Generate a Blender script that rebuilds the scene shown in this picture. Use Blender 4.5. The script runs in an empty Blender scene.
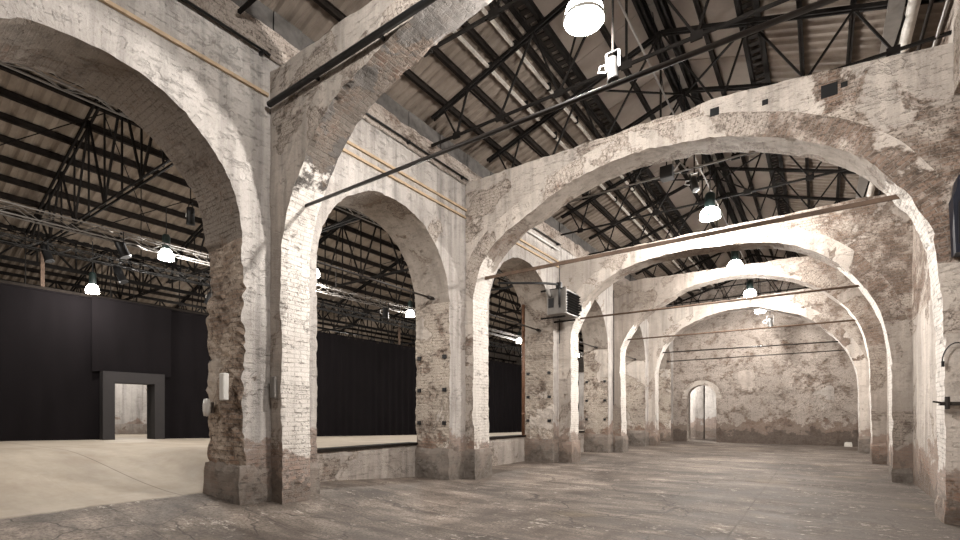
import bpy, math, random
from mathutils import Vector, noise
random.seed(7)
SC = bpy.context.scene
COL = SC.collection
PI = math.pi

# ------------------------------------------------------------------ materials
class NT:
    def __init__(self, name):
        self.m = bpy.data.materials.new(name); self.m.use_nodes = True
        self.t = self.m.node_tree; self.t.nodes.clear()
        self.out = self.n('ShaderNodeOutputMaterial')
    def n(self, typ, **kw):
        nd = self.t.nodes.new(typ)
        for k, v in kw.items(): setattr(nd, k, v)
        return nd
    def l(self, a, b): self.t.links.new(a, b)
    def set(self, sock, v):
        if hasattr(v, 'is_output'): self.l(v, sock)
        else:
            if isinstance(v, tuple) and len(v) == 3 and len(sock.default_value) == 4: v = v + (1,)
            sock.default_value = v
    def noise(self, vec, scale, detail=4, rough=.55, dist=0):
        nd = self.n('ShaderNodeTexNoise'); self.l(vec, nd.inputs['Vector'])
        nd.inputs['Scale'].default_value = scale; nd.inputs['Detail'].default_value = detail
        nd.inputs['Roughness'].default_value = rough; nd.inputs['Distortion'].default_value = dist
        return nd.outputs['Fac']
    def ramp(self, fac, a, b, va=0., vb=1.):
        nd = self.n('ShaderNodeMapRange'); self.l(fac, nd.inputs['Value'])
        for k, v in (('From Min', a), ('From Max', b), ('To Min', va), ('To Max', vb)): nd.inputs[k].default_value = v
        return nd.outputs['Result']
    def mix(self, fac, a, b, blend='MIX'):
        nd = self.n('ShaderNodeMix', data_type='RGBA', blend_type=blend)
        self.set(nd.inputs[0], fac); self.set(nd.inputs[6], a); self.set(nd.inputs[7], b)
        return nd.outputs[2]
    def math(self, op, a, b=0.):
        nd = self.n('ShaderNodeMath', operation=op)
        self.set(nd.inputs[0], a); self.set(nd.inputs[1], b)
        return nd.outputs[0]
    def scalev(self, vec, s):
        nd = self.n('ShaderNodeMapping'); self.l(vec, nd.inputs['Vector']); nd.inputs['Scale'].default_value = s
        return nd.outputs[0]
    def bsdf(self, col, rough=.85, metal=0., bump=None, bstr=.5, bdist=.02, spec=.3):
        b = self.n('ShaderNodeBsdfPrincipled')
        self.set(b.inputs['Base Color'], col); self.set(b.inputs['Roughness'], rough); self.set(b.inputs['Metallic'], metal)
        b.inputs['Specular IOR Level'].default_value = spec
        if bump is not None:
            bn = self.n('ShaderNodeBump'); self.l(bump, bn.inputs['Height'])
            bn.inputs['Strength'].default_value = bstr; bn.inputs['Distance'].default_value = bdist
            self.l(bn.outputs[0], b.inputs['Normal'])
        self.l(b.outputs[0], self.out.inputs[0])
        return self.m

def masonry(name, plaster=(.70, .64, .59), wash=(.68, .61, .55), brick=(.255, .175, .135), brick2=(.17, .125, .10),
            plaster_lo=.50, brick_lo=.56, grime=.5, seed=0., base=True, crack=.25, bricksize=(.25, .072), xbare=False, pocket=.8, streaky=.56, rawc=(.26, .135, .085), cem0=(.075, .064, .056), cem1=(.22, .195, .172), lift=0., litz=None):
    """whitewashed old brick: bare brick, limewash, plaster patches, damp and dirt, each with its own shape"""
    T = NT(name)
    uvn = T.n('ShaderNodeUVMap'); uv = uvn.outputs[0]
    pn = T.n('ShaderNodeNewGeometry').outputs['Position']
    mp = T.n('ShaderNodeMapping'); T.l(pn, mp.inputs['Vector']); mp.inputs['Location'].default_value = (seed, seed * 1.7, seed * .6)
    pos = mp.outputs[0]
    # brick courses, slightly wobbly
    wob = T.n('ShaderNodeTexNoise'); T.l(pos, wob.inputs['Vector']); wob.inputs['Scale'].default_value = 3.
    add = T.n('ShaderNodeVectorMath', operation='MULTIPLY_ADD')
    T.l(wob.outputs['Color'], add.inputs[0]); add.inputs[1].default_value = (.05, .05, 0); T.l(uv, add.inputs[2])
    br = T.n('ShaderNodeTexBrick'); T.l(add.outputs[0], br.inputs['Vector'])
    br.inputs['Scale'].default_value = 1.; br.inputs['Brick Width'].default_value = bricksize[0]; br.inputs['Row Height'].default_value = bricksize[1]
    br.inputs['Mortar Size'].default_value = .009; br.inputs['Mortar Smooth'].default_value = .3; br.inputs['Bias'].default_value = -.1
    T.set(br.inputs['Color1'], brick); T.set(br.inputs['Color2'], brick2); T.set(br.inputs['Mortar'], (.27, .228, .195))
    n_big = T.noise(pos, .55, 8, .62, .4)
    n_mid = T.noise(pos, 1.7, 9, .65, .2)
    n_fine = T.noise(pos, 9., 8, .7)
    n_spk = T.noise(pos, 38., 3, .6)
    streak = T.noise(T.scalev(pos, (4.5, 4.5, .28)), 1., 6, .6)
    # limewash over the bricks, worn off in patches
    if xbare:   # render lost towards the right end of the arches
        sx = T.n('ShaderNodeSeparateXYZ'); T.l(pn, sx.inputs[0])
        loss = T.ramp(T.math('ADD', sx.outputs[0], T.math('MULTIPLY', n_mid, 2.2)), .2, 1.4, 0., 1.)
        loss = T.math('MULTIPLY', loss, T.ramp(sx.outputs[2], 3.80, 3.86))   # limewash kept on the piers up to about 3.8 m
    else: loss = None
    bsrc = T.math('ADD', n_mid, T.math('MULTIPLY', n_fine, .35))
    if loss is not None: bsrc = T.math('ADD', bsrc, T.math('MULTIPLY', loss, .16))
    bare = T.ramp(bsrc, brick_lo + .12, brick_lo + .26)
    washc = T.mix(T.ramp(n_fine, .3, .7), tuple(c * .78 for c in wash), wash)
    mort = T.math('MULTIPLY', br.outputs['Fac'], T.ramp(n_mid, .25, .65, .08, .42))
    washc = T.mix(mort, washc, tuple(c * .42 for c in wash))
    col = T.mix(bare, washc, br.outputs['Color'])
    # washed-out joints: dark pockets along the courses
    npk = T.noise(T.scalev(pos, (1, 1, 2.2)), 5.5, 6, .7)
    pk = T.math('MULTIPLY', T.ramp(npk, .54, .64), T.ramp(T.math('ADD', n_mid, T.math('MULTIPLY', br.outputs['Fac'], .16)), .44, .60))
    col = T.mix(T.math('MULTIPLY', pk, pocket), col, (.085, .064, .050))
    # plaster skin
    if loss is not None: n_big = T.math('SUBTRACT', n_big, T.math('MULTIPLY', loss, .12))
    skin = T.ramp(n_big, plaster_lo, plaster_lo + .025)
    plc = T.mix(T.ramp(n_mid, .3, .7), tuple(c * .80 for c in plaster), plaster)
    plc = T.mix(T.ramp(streak, .46, .70), plc, tuple(c * streaky for c in plaster))
    col = T.mix(skin, col, plc)
    edge = T.math('SUBTRACT', 1., T.math('ABSOLUTE', T.ramp(n_big, plaster_lo - .012, plaster_lo + .016, -1., 1.)))
    edge = T.math('MAXIMUM', edge, 0.)
    col = T.mix(T.math('MULTIPLY', edge, .55), col, (.12, .09, .07))
    # dirt
    g = T.ramp(T.math('ADD', T.noise(pos, 1.1, 10, .68, .6), T.math('MULTIPLY', n_fine, .25)), .66, .92, 0., grime)
    col = T.mix(g, col, (.13, .105, .09))
    pit = T.ramp(T.math('ADD', n_spk, T.math('MULTIPLY', n_fine, .6)), .885, .97, 0., .8)
    pit = T.math('MULTIPLY', pit, T.ramp(skin, 0., 1., 1., .16))
    col = T.mix(pit, col, (.10, .075, .06))
    col = T.mix(T.math('MULTIPLY', T.ramp(n_spk, .42, .60, .0, .26), T.ramp(skin, 0., 1., 1., .35)), col, (.16, .13, .11))
    col = T.mix(T.ramp(T.noise(pos, .38, 5, .55), .42, .66, 0., .42), col, (.21, .18, .158))
    # fine cracks
    vo = T.n('ShaderNodeTexVoronoi', feature='DISTANCE_TO_EDGE'); 
    av = T.n('ShaderNodeVectorMath', operation='MULTIPLY_ADD'); T.l(wob.outputs['Color'], av.inputs[0]); av.inputs[1].default_value = (.9, .9, .9); T.l(pos, av.inputs[2])
    T.l(av.outputs[0], vo.inputs['Vector']); vo.inputs['Scale'].default_value = .9
    ck = T.math('MULTIPLY', T.ramp(vo.outputs['Distance'], .004, .014, 1., 0.), T.ramp(n_mid, .54, .62))
    col = T.mix(T.math('MULTIPLY', ck, crack), col, (.07, .055, .045))
    if litz:  # lamp light below the reflector cut-off painted pale on the legs, torn edge
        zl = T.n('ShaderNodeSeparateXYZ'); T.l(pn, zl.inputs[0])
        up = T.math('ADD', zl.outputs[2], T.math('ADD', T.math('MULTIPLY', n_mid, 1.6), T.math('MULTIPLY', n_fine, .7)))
        litc = T.mix(T.math('MULTIPLY', br.outputs['Fac'], T.ramp(n_mid, .3, .6, .05, .4)), T.mix(T.ramp(streak, .45, .72), (.78, .735, .69), (.60, .555, .515)), (.30, .255, .22))
        litc = T.mix(T.math('MULTIPLY', pk, .55), litc, (.10, .075, .06)); litc = T.mix(T.math('MULTIPLY', pit, .8), litc, (.12, .09, .07))
        col = T.mix(T.ramp(up, litz + 1.08, litz + 1.2, .95, 0.), col, litc)
    if base:   # rising damp: plaster lost, raw brick, cement repair
        z = T.n('ShaderNodeSeparateXYZ'); T.l(pn, z.inputs[0])
        zz = T.math('ADD', T.math('ADD', T.math('SUBTRACT', z.outputs[2], lift), T.math('MULTIPLY', n_mid, -2.3)), T.math('MULTIPLY', n_fine, -.6))
        raw = T.ramp(zz, -.62, -.50, .7, 0.)
        rc = T.mix(T.ramp(n_big, .42, .5), T.mix(T.ramp(n_fine, .4, .6), rawc, br.outputs['Color']), tuple(.5 * a + .5 * b for a, b in zip(rawc, cem1)))
        rc = T.mix(T.math('MULTIPLY', br.outputs['Fac'], .7), rc, (.22, .18, .155))
        col = T.mix(raw, col, rc)
        cem = T.ramp(zz, -1.1, -1.0, .6, 0.)
        col = T.mix(cem, col, T.mix(T.ramp(n_fine, .35, .7), cem0, cem1))
    h = T.math('ADD', T.math('MULTIPLY', T.math('MULTIPLY', T.math('SUBTRACT', 1., br.outputs['Fac']), T.ramp(skin, 0, 1, .8, .12)), 1.),
               T.math('ADD', T.math('MULTIPLY', n_fine, 1.3), T.math('ADD', T.math('MULTIPLY', skin, .8), T.math('MULTIPLY', pit, -1.2))))
    h = T.math('ADD', h, T.math('ADD', T.math('MULTIPLY', ck, -1.), T.math('MULTIPLY', pk, -1.6)))
    return T.bsdf(col, .9, 0, h, .75, .016, .15)

def steel(name, col, rough=.55, metal=.0, var=.5, spec=.4):
    T = NT(name); pos = T.n('ShaderNodeNewGeometry').outputs['Position']
    n = T.noise(pos, 6., 6, .65)
    c = T.mix(T.ramp(n, .35, .7), col, tuple(x * (1 - var) for x in col))
    return T.bsdf(c, rough, metal, T.noise(pos, 30., 3), .15, .004, spec)

def emit(name, col, strength):
    T = NT(name); e = T.n('ShaderNodeEmission'); T.set(e.inputs[0], col); e.inputs[1].default_value = strength
    T.l(e.outputs[0], T.out.inputs[0]); T.m.cycles.emission_sampling = 'NONE'; return T.m

def cloth(name, col):
    T = NT(name); pos = T.n('ShaderNodeNewGeometry').outputs['Position']
    n = T.noise(T.scalev(pos, (1, 1, .2)), 3., 4)
    c = T.mix(n, tuple(x * .7 for x in col), tuple(x * 1.3 for x in col))
    return T.bsdf(c, .95, 0, T.noise(pos, 60., 2), .2, .003, .1)

def sheet(name, c1, c2, rough=.7):
    T = NT(name); pos = T.n('ShaderNodeNewGeometry').outputs['Position']
    n = T.noise(pos, .7, 8, .65); f = T.noise(pos, 7., 6, .7)
    c = T.mix(T.ramp(T.math('ADD', n, T.math('MULTIPLY', f, .4)), .5, .95), c1, c2)
    return T.bsdf(c, rough, 0, f, .12, .01, .25)

def floor_mat():
    T = NT('worn_concrete_floor'); pos = T.n('ShaderNodeNewGeometry').outputs['Position']
    sp = T.n('ShaderNodeSeparateXYZ'); T.l(pos, sp.inputs[0])
    flat = T.scalev(pos, (1, 1, .05))
    n1 = T.noise(flat, .32, 8, .6, .8); n2 = T.noise(flat, 1.3, 10, .68, .5); n3 = T.noise(flat, 7., 9, .72); n4 = T.noise(flat, 26., 5, .75)
    drag = T.noise(T.scalev(flat, (.30, 1.25, 1)), 1.5, 10, .70, .5)
    # slabs poured at different times
    cell = T.n('ShaderNodeTexBrick'); T.l(flat, cell.inputs['Vector']); cell.inputs['Scale'].default_value = 1.
    cell.inputs['Brick Width'].default_value = 2.6; cell.inputs['Row Height'].default_value = 1.33; cell.inputs['Mortar Size'].default_value = 0.
    T.set(cell.inputs['Color1'], (.72, .72, .72)); T.set(cell.inputs['Color2'], (1.12, 1.10, 1.08))
    c = T.mix(T.ramp(T.math('ADD', n1, T.math('MULTIPLY', n2, .7)), .68, 1.0), (.085, .066, .055), (.36, .305, .262))
    c = T.mix(1., c, cell.outputs['Color'], 'MULTIPLY')
    c = T.mix(T.ramp(drag, .40, .66, 0, .85), c, (.058, .045, .038))
    # darker ground towards the right wall and the camera, with a torn outline
    bias = T.math('ADD', T.math('ADD', T.math('MULTIPLY', sp.outputs[0], .055), T.math('MULTIPLY', sp.outputs[1], -.022)), .33)
    dark_zone = T.ramp(T.math('ADD', T.math('ADD', bias, T.math('MULTIPLY', n1, 1.2)), T.math('MULTIPLY', drag, .5)), .79, .98, 0, .85)
    c = T.mix(dark_zone, c, T.mix(n3, (.045, .034, .028), (.105, .083, .069)))
    c = T.mix(T.ramp(T.math('ADD', n3, T.math('ADD', T.math('MULTIPLY', n2, .35), T.math('MULTIPLY', drag, .35))), .94, 1.06, 0, .75), c, (.47, .42, .375))   # scraped pale spots
    c = T.mix(T.ramp(n4, .40, .54, .62, 0.), c, (.042, .033, .027))
    fleck = T.noise(T.scalev(flat, (3.2, 9., 1)), 1., 8, .78, .3)
    c = T.mix(T.ramp(T.math('ADD', fleck, T.math('MULTIPLY', n2, .5)), .86, .93, 0, .8), c, (.50, .45, .40))
    c = T.mix(T.ramp(T.math('ADD', T.noise(flat, 16., 6, .75), T.math('MULTIPLY', drag, .4)), .80, .9, 0, .6), c, (.035, .027, .022))
    c = T.mix(T.ramp(T.noise(flat, .5, 4, .5), .60, .72, 0, .3), c, (.20, .15, .085))
    wobx = T.math('ADD', sp.outputs[0], T.math('MULTIPLY', n2, .06)); woby = T.math('ADD', sp.outputs[1], T.math('MULTIPLY', n2, .06))
    def joint(s, pitch, w):
        m = T.math('PINGPONG', s, pitch / 2.)
        return T.ramp(m, w * .4, w, 1., 0.)
    j = T.math('MAXIMUM', joint(T.math('ADD', wobx, .95), 2.6, .016), joint(woby, 1.33, .018))
    c = T.mix(T.math('MULTIPLY', j, T.ramp(n2, .42, .6, .0, .7)), c, (.06, .05, .042))
    vo = T.n('ShaderNodeTexVoronoi', feature='DISTANCE_TO_EDGE'); 
    wn = T.n('ShaderNodeTexNoise'); T.l(flat, wn.inputs['Vector']); wn.inputs['Scale'].default_value = 2.
    av = T.n('ShaderNodeVectorMath', operation='MULTIPLY_ADD'); T.l(wn.outputs['Color'], av.inputs[0]); av.inputs[1].default_value = (.7, .7, 0); T.l(flat, av.inputs[2])
    T.l(av.outputs[0], vo.inputs['Vector']); vo.inputs['Scale'].default_value = .75
    ck = T.math('MULTIPLY', T.ramp(vo.outputs['Distance'], .004, .014, 1., 0.), T.ramp(n1, .45, .55))
    c = T.mix(T.math('MULTIPLY', ck, .8), c, (.05, .04, .035))
    # poured screed of the side hall
    hall = T.ramp(T.math('ADD', sp.outputs[0], T.math('MULTIPLY', n2, .5)), -8.05, -8.25, 0, 1)
    hc = T.mix(T.ramp(T.math('ADD', T.noise(T.scalev(flat, (.5, 1.6, 1)), 1., 8, .6), T.math('MULTIPLY', n3, .3)), .5, .85), (.34, .285, .225), (.47, .41, .335))
    hc = T.mix(T.ramp(drag, .5, .7, 0, .35), hc, (.33, .29, .25))
    hj = joint(T.math('ADD', sp.outputs[1], .9), 4.6, .016)
    hc = T.mix(T.math('MULTIPLY', hj, .7), hc, (.12, .10, .085))
    c = T.mix(hall, c, hc)
    h = T.math('ADD', T.math('MULTIPLY', n3, .6), T.math('ADD', T.math('MULTIPLY', T.math('MAXIMUM', j, ck), -.6), n2))
    h = T.math('MULTIPLY', h, T.ramp(hall, 0, 1, 1., .15))
    rough = T.ramp(n2, .3, .7, .60, .9)
    return T.bsdf(c, rough, 0, h, .45, .018, .35)

M = dict(
    arch=masonry('limewashed_brick', plaster=(.64, .575, .52), wash=(.60, .525, .46), plaster_lo=.44, brick_lo=.62, grime=.45, seed=3.1, xbare=True),
    archgrey=masonry('grey_brown_arch', plaster=(.43, .375, .33), wash=(.42, .36, .31), plaster_lo=.44, brick_lo=.62, grime=.5, seed=8.8, xbare=True),
    ring=masonry('voussoir_brick', plaster=(.68, .61, .55), wash=(.64, .56, .495), plaster_lo=.44, brick_lo=.60, grime=.35, seed=9.4, base=False, xbare=True, pocket=.5),
    arcade=masonry('arcade_plaster', plaster=(.64, .60, .57), plaster_lo=.37, brick_lo=.64, grime=.55, seed=17., streaky=.42, lift=.35),
    jamb=masonry('limewashed_jamb', plaster=(.78, .74, .70), wash=(.76, .71, .66), plaster_lo=.44, brick_lo=.72, grime=.3, seed=61., pocket=.55, streaky=.75),
    soffit=masonry('soffit_brick', plaster=(.125, .116, .110), wash=(.17, .148, .13), brick=(.15, .10, .078), plaster_lo=.47, brick_lo=.54, grime=.6, seed=5.5, litz=5.25),  # dark tone stands in for shade above the lamp cut-off, pale legs below
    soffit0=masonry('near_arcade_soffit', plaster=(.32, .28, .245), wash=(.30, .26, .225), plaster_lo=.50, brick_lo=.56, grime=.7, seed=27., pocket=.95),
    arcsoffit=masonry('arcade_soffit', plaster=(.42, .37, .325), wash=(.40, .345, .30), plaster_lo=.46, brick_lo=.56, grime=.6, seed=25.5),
    legsoffit=masonry('transverse_soffit', plaster=(.42, .37, .325), wash=(.40, .345, .30), plaster_lo=.46, brick_lo=.56, grime=.6, seed=33.5, litz=5.3),  # tan above, legs painted lit-white below the lamp cut-off
    rough=masonry('broken_brick_jamb', plaster=(.62, .54, .47), wash=(.60, .50, .415), brick=(.36, .26, .195), plaster_lo=.575, brick_lo=.46, grime=.75, seed=21., pocket=.95),
    roughw=masonry('worn_brick_jamb', plaster=(.68, .61, .55), wash=(.64, .56, .48), plaster_lo=.52, brick_lo=.58, grime=.6, seed=71., pocket=.9),
    far=masonry('end_wall_brick', plaster=(.50, .435, .385), wash=(.50, .435, .385), brick=(.20, .14, .108), plaster_lo=.60, brick_lo=.55, grime=.85, seed=30., crack=.2, pocket=1., rawc=(.15, .085, .06), cem0=(.035, .028, .024), cem1=(.13, .108, .092), lift=.35),
    patch=masonry('patch_plaster', plaster=(.40, .355, .32), wash=(.40, .34, .295), plaster_lo=.36, brick_lo=.5, grime=.7, seed=44., rawc=(.20, .155, .128), cem0=(.07, .062, .055), cem1=(.27, .245, .22)),
    low=masonry('low_wall_roughcast', plaster=(.50, .45, .41), wash=(.50, .44, .39), plaster_lo=.45, brick_lo=.58, grime=.6, seed=12., base=False),
    cement=steel('old_cement', (.25, .225, .20), .9, 0, .5),
    floor=floor_mat(),
    steel=steel('dark_painted_steel', (.014, .0118, .0105), .8, spec=.12),
    steel2=steel('brown_painted_steel', (.022, .017, .014), .8, spec=.12),
    rod=steel('dark_iron_rod', (.028, .022, .019), .4),
    rust=steel('rusty_iron', (.125, .080, .055), .75),
    copper=steel('brown_downpipe', (.19, .095, .055), .5),
    wood=steel('pale_timber', (.56, .42, .28), .7, 0, .3),
    whitep=steel('white_paint', (.62, .58, .53), .5, 0, .35),
    plastic=steel('white_plastic', (.72, .70, .67), .4, 0, .06),
    alu=steel('aluminium', (.24, .225, .21), .7, .0, .2, .15), can=steel('can_metal', (.035, .034, .033), .45, .1, .3),
    grey=steel('grey_enamel', (.23, .215, .20), .4, .2, .25),
    block=steel('concrete_block', (.115, .105, .098), .9, 0, .5),
    black=steel('black_metal', (.012, .012, .013), .45, 0, .3),
    navy=steel('navy_casing', (.008, .011, .022), .5, 0, .2),
    green=steel('green_black_housing', (.02, .035, .033), .4, 0, .3),
    curtain=cloth('black_curtain_cloth', (.0068, .0055, .0062)),
    portal=steel('charcoal_board', (.022, .019, .0195), .8, 0, .15),
    reveal=steel('black_board', (.012, .011, .011), .8, 0, .15),
    sheet=sheet('corrugated_sheet', (.15, .122, .10), (.26, .215, .178)),
    panel=sheet('smooth_sheet', (.18, .147, .122), (.245, .20, .168)),
    hallsheet=sheet('hall_sheet', (.19, .15, .118), (.30, .25, .20)),
    bulb=emit('lamp_glow', (1., .985, .95), 22.),
    bulbs=emit('lamp_glow_small', (1., .98, .94), 14.),
)

# ------------------------------------------------------------------ object helpers
def link(name, verts, faces, mats, parent=None, uvs=None, fm=None, smooth=False):
    me = bpy.data.meshes.new(name); me.from_pydata(verts, [], faces)
    for m in (mats if isinstance(mats, (list, tuple)) else [mats]): me.materials.append(m)
    if uvs is not None:
        ul = me.uv_layers.new(name='UVMap')
        k = 0; flat = []
        for f in uvs:
            for u in f: flat.extend(u)
        ul.data.foreach_set('uv', flat)
    if fm is not None: me.polygons.foreach_set('material_index', fm)
    if smooth: me.polygons.foreach_set('use_smooth', [True] * len(me.polygons))
    me.update()
    o = bpy.data.objects.new(name, me); COL.objects.link(o)
    if parent is not None:
        o.parent = parent; o.location = -Vector(parent.location) if parent.parent is None and not parent.get('_o') else (0, 0, 0)
    return o

def tag(o, label=None, cat=None, group=None, kind=None):
    if label: o['label'] = label
    if cat: o['category'] = cat
    if group: o['group'] = group
    if kind: o['kind'] = kind
    return o

def thing(name, label, cat, loc=(0, 0, 0), group=None, kind=None):
    o = bpy.data.objects.new(name, None); COL.objects.link(o); o.location = loc; o.empty_display_size = .2
    return tag(o, label, cat, group, kind)

class MB:
    """collects boxes, bars and tubes in world coordinates"""
    def __init__(s): s.v = []; s.f = []
    def box(s, a, b):
        (x0, y0, z0), (x1, y1, z1) = a, b; k = len(s.v)
        s.v += [(x0, y0, z0), (x1, y0, z0), (x1, y1, z0), (x0, y1, z0), (x0, y0, z1), (x1, y0, z1), (x1, y1, z1), (x0, y1, z1)]
        s.f += [tuple(k + i for i in q) for q in ((3, 2, 1, 0), (4, 5, 6, 7), (0, 1, 5, 4), (1, 2, 6, 5), (2, 3, 7, 6), (3, 0, 4, 7))]
        return s
    def bar(s, p, q, w, h=None, up=(0, 0, 1)):
        h = h or w; p = Vector(p); q = Vector(q); d = (q - p).normalized()
        u = Vector(up)
        if abs(d.dot(u)) > .95: u = Vector((1, 0, 0))
        a = d.cross(u).normalized() * (w / 2); b = a.cross(d).normalized() * (h / 2)
        k = len(s.v)
        for e in (p, q): s.v += [tuple(e - a - b), tuple(e + a - b), tuple(e + a + b), tuple(e - a + b)]
        s.f += [tuple(k + i for i in r) for r in ((0, 1, 2, 3), (7, 6, 5, 4), (0, 4, 5, 1), (1, 5, 6, 2), (2, 6, 7, 3), (3, 7, 4, 0))]
        return s
    def tube(s, pts, r, n=10, caps=True):
        pts = [Vector(p) for p in pts]; k = len(s.v); prev = None
        for i, p in enumerate(pts):
            d = (pts[min(i + 1, len(pts) - 1)] - pts[max(i - 1, 0)]).normalized()
            u = Vector((0, 0, 1)) if abs(d.z) < .9 else Vector((1, 0, 0))
            if prev is not None: a = (prev - d * prev.dot(d)).normalized()
            else: a = d.cross(u).normalized()
            prev = a; b = d.cross(a)
            rr = r[i] if isinstance(r, (list, tuple)) else r
            for j in range(n):
                t = 2 * PI * j / n; s.v.append(tuple(p + a * math.cos(t) * rr + b * math.sin(t) * rr))
        for i in range(len(pts) - 1):
            for j in range(n):
                s.f.append((k + i * n + j, k + i * n + (j + 1) % n, k + (i + 1) * n + (j + 1) % n, k + (i + 1) * n + j))
        if caps:
            s.f.append(tuple(k + j for j in reversed(range(n)))); s.f.append(tuple(k + (len(pts) - 1) * n + j for j in range(n)))
        return s
    def lathe(s, c, prof, n=24):
        k = len(s.v)
        for (r, z) in prof:
            for j in range(n):
                t = 2 * PI * j / n; s.v.append((c[0] + r * math.cos(t), c[1] + r * math.sin(t), c[2] + z))
        for i in range(len(prof) - 1):
            for j in range(n):
                s.f.append((k + i * n + j, k + i * n + (j + 1) % n, k + (i + 1) * n + (j + 1) % n, k + (i + 1) * n + j))
        return s
    def build(s, name, mat, parent=None, smooth=False): return link(name, s.v, s.f, mat, parent, smooth=smooth)

def nz(p, s): return noise.noise(Vector(p) * s)
def nvec(p, s): return noise.noise_vector(Vector(p) * s)

# ------------------------------------------------------------------ masonry arches
def smooth_curve(pts, step):
    """Catmull-Rom through pts, resampled at about step"""
    out = []
    P = [Vector((p[0], p[1])) for p in pts]
    for i in range(len(P) - 1):
        p0 = P[max(i - 1, 0)]; p1 = P[i]; p2 = P[i + 1]; p3 = P[min(i + 2, len(P) - 1)]
        L = (p2 - p1).length
        if L > 1.6: m = max(2, int(L / step)); f = lambda t: p1.lerp(p2, t)
        else:
            if (p1 - p0).length > 1.6: p0 = p1 - (p2 - p1).length * (p1 - p0).normalized()
            if (p3 - p2).length > 1.6: p3 = p2 + (p2 - p1).length * (p3 - p2).normalized()
            m = max(2, int(L / step))
            f = lambda t, a=p0, b=p1, c=p2, d=p3: .5 * ((2 * b) + (c - a) * t + (2 * a - 5 * b + 4 * c - d) * t * t + (3 * b - a - 3 * c + d) * t ** 3)
        for j in range(m): out.append(f(j / m))
    out.append(P[-1]); return out

def arch_panel(prof, lo, hi, topf, vs, ring_t, lev, ring_lev, botf=lambda u: 0.):
    """grid from the opening's outline outwards to the rectangle lo..hi, ..top"""
    cx = (prof[0].x + prof[-1].x) / 2; c = Vector((cx, vs)); n = len(prof)
    outer = []
    for p in prof:
        if p.y <= vs: outer.append(Vector((lo if p.x < cx else hi, p.y))); continue
        d = p - c; best = 1e9
        if d.x < -1e-6: best = min(best, (lo - c.x) / d.x)
        if d.x > 1e-6: best = min(best, (hi - c.x) / d.x)
        T = topf(c.x)
        if d.y > 1e-6: best = min(best, (T - c.y) / d.y)
        outer.append(c + d * best)
    T = topf(cx)
    for corner in (Vector((lo, T)), Vector((hi, T))):
        i = min(range(n), key=lambda k: (outer[k] - corner).length); outer[i] = corner
    for o in outer:
        if abs(o.y - T) < 1e-4: o.y = topf(o.x)
    s = 0; grid = []; arc = []
    for i, p in enumerate(prof):
        if i: s += (p - prof[i - 1]).length
        arc.append(s)
        tan = (prof[min(i + 1, n - 1)] - prof[max(i - 1, 0)]).normalized(); nrm = Vector((-tan.y, tan.x))
        full = (outer[i] - p)
        if p.y <= vs: nrm = Vector((-1 if p.x < cx else 1, 0))
        rp = p + nrm * min(ring_t, full.length * .92)
        if p.y > vs and (full.length < ring_t * 1.05): rp = p + full * .9
        row = [p.lerp(rp, j / ring_lev) for j in range(ring_lev + 1)]
        row += [rp.lerp(outer[i], j / (lev - ring_lev)) for j in range(1, lev - ring_lev + 1)]
        grid.append(row)
    return grid, arc

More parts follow.
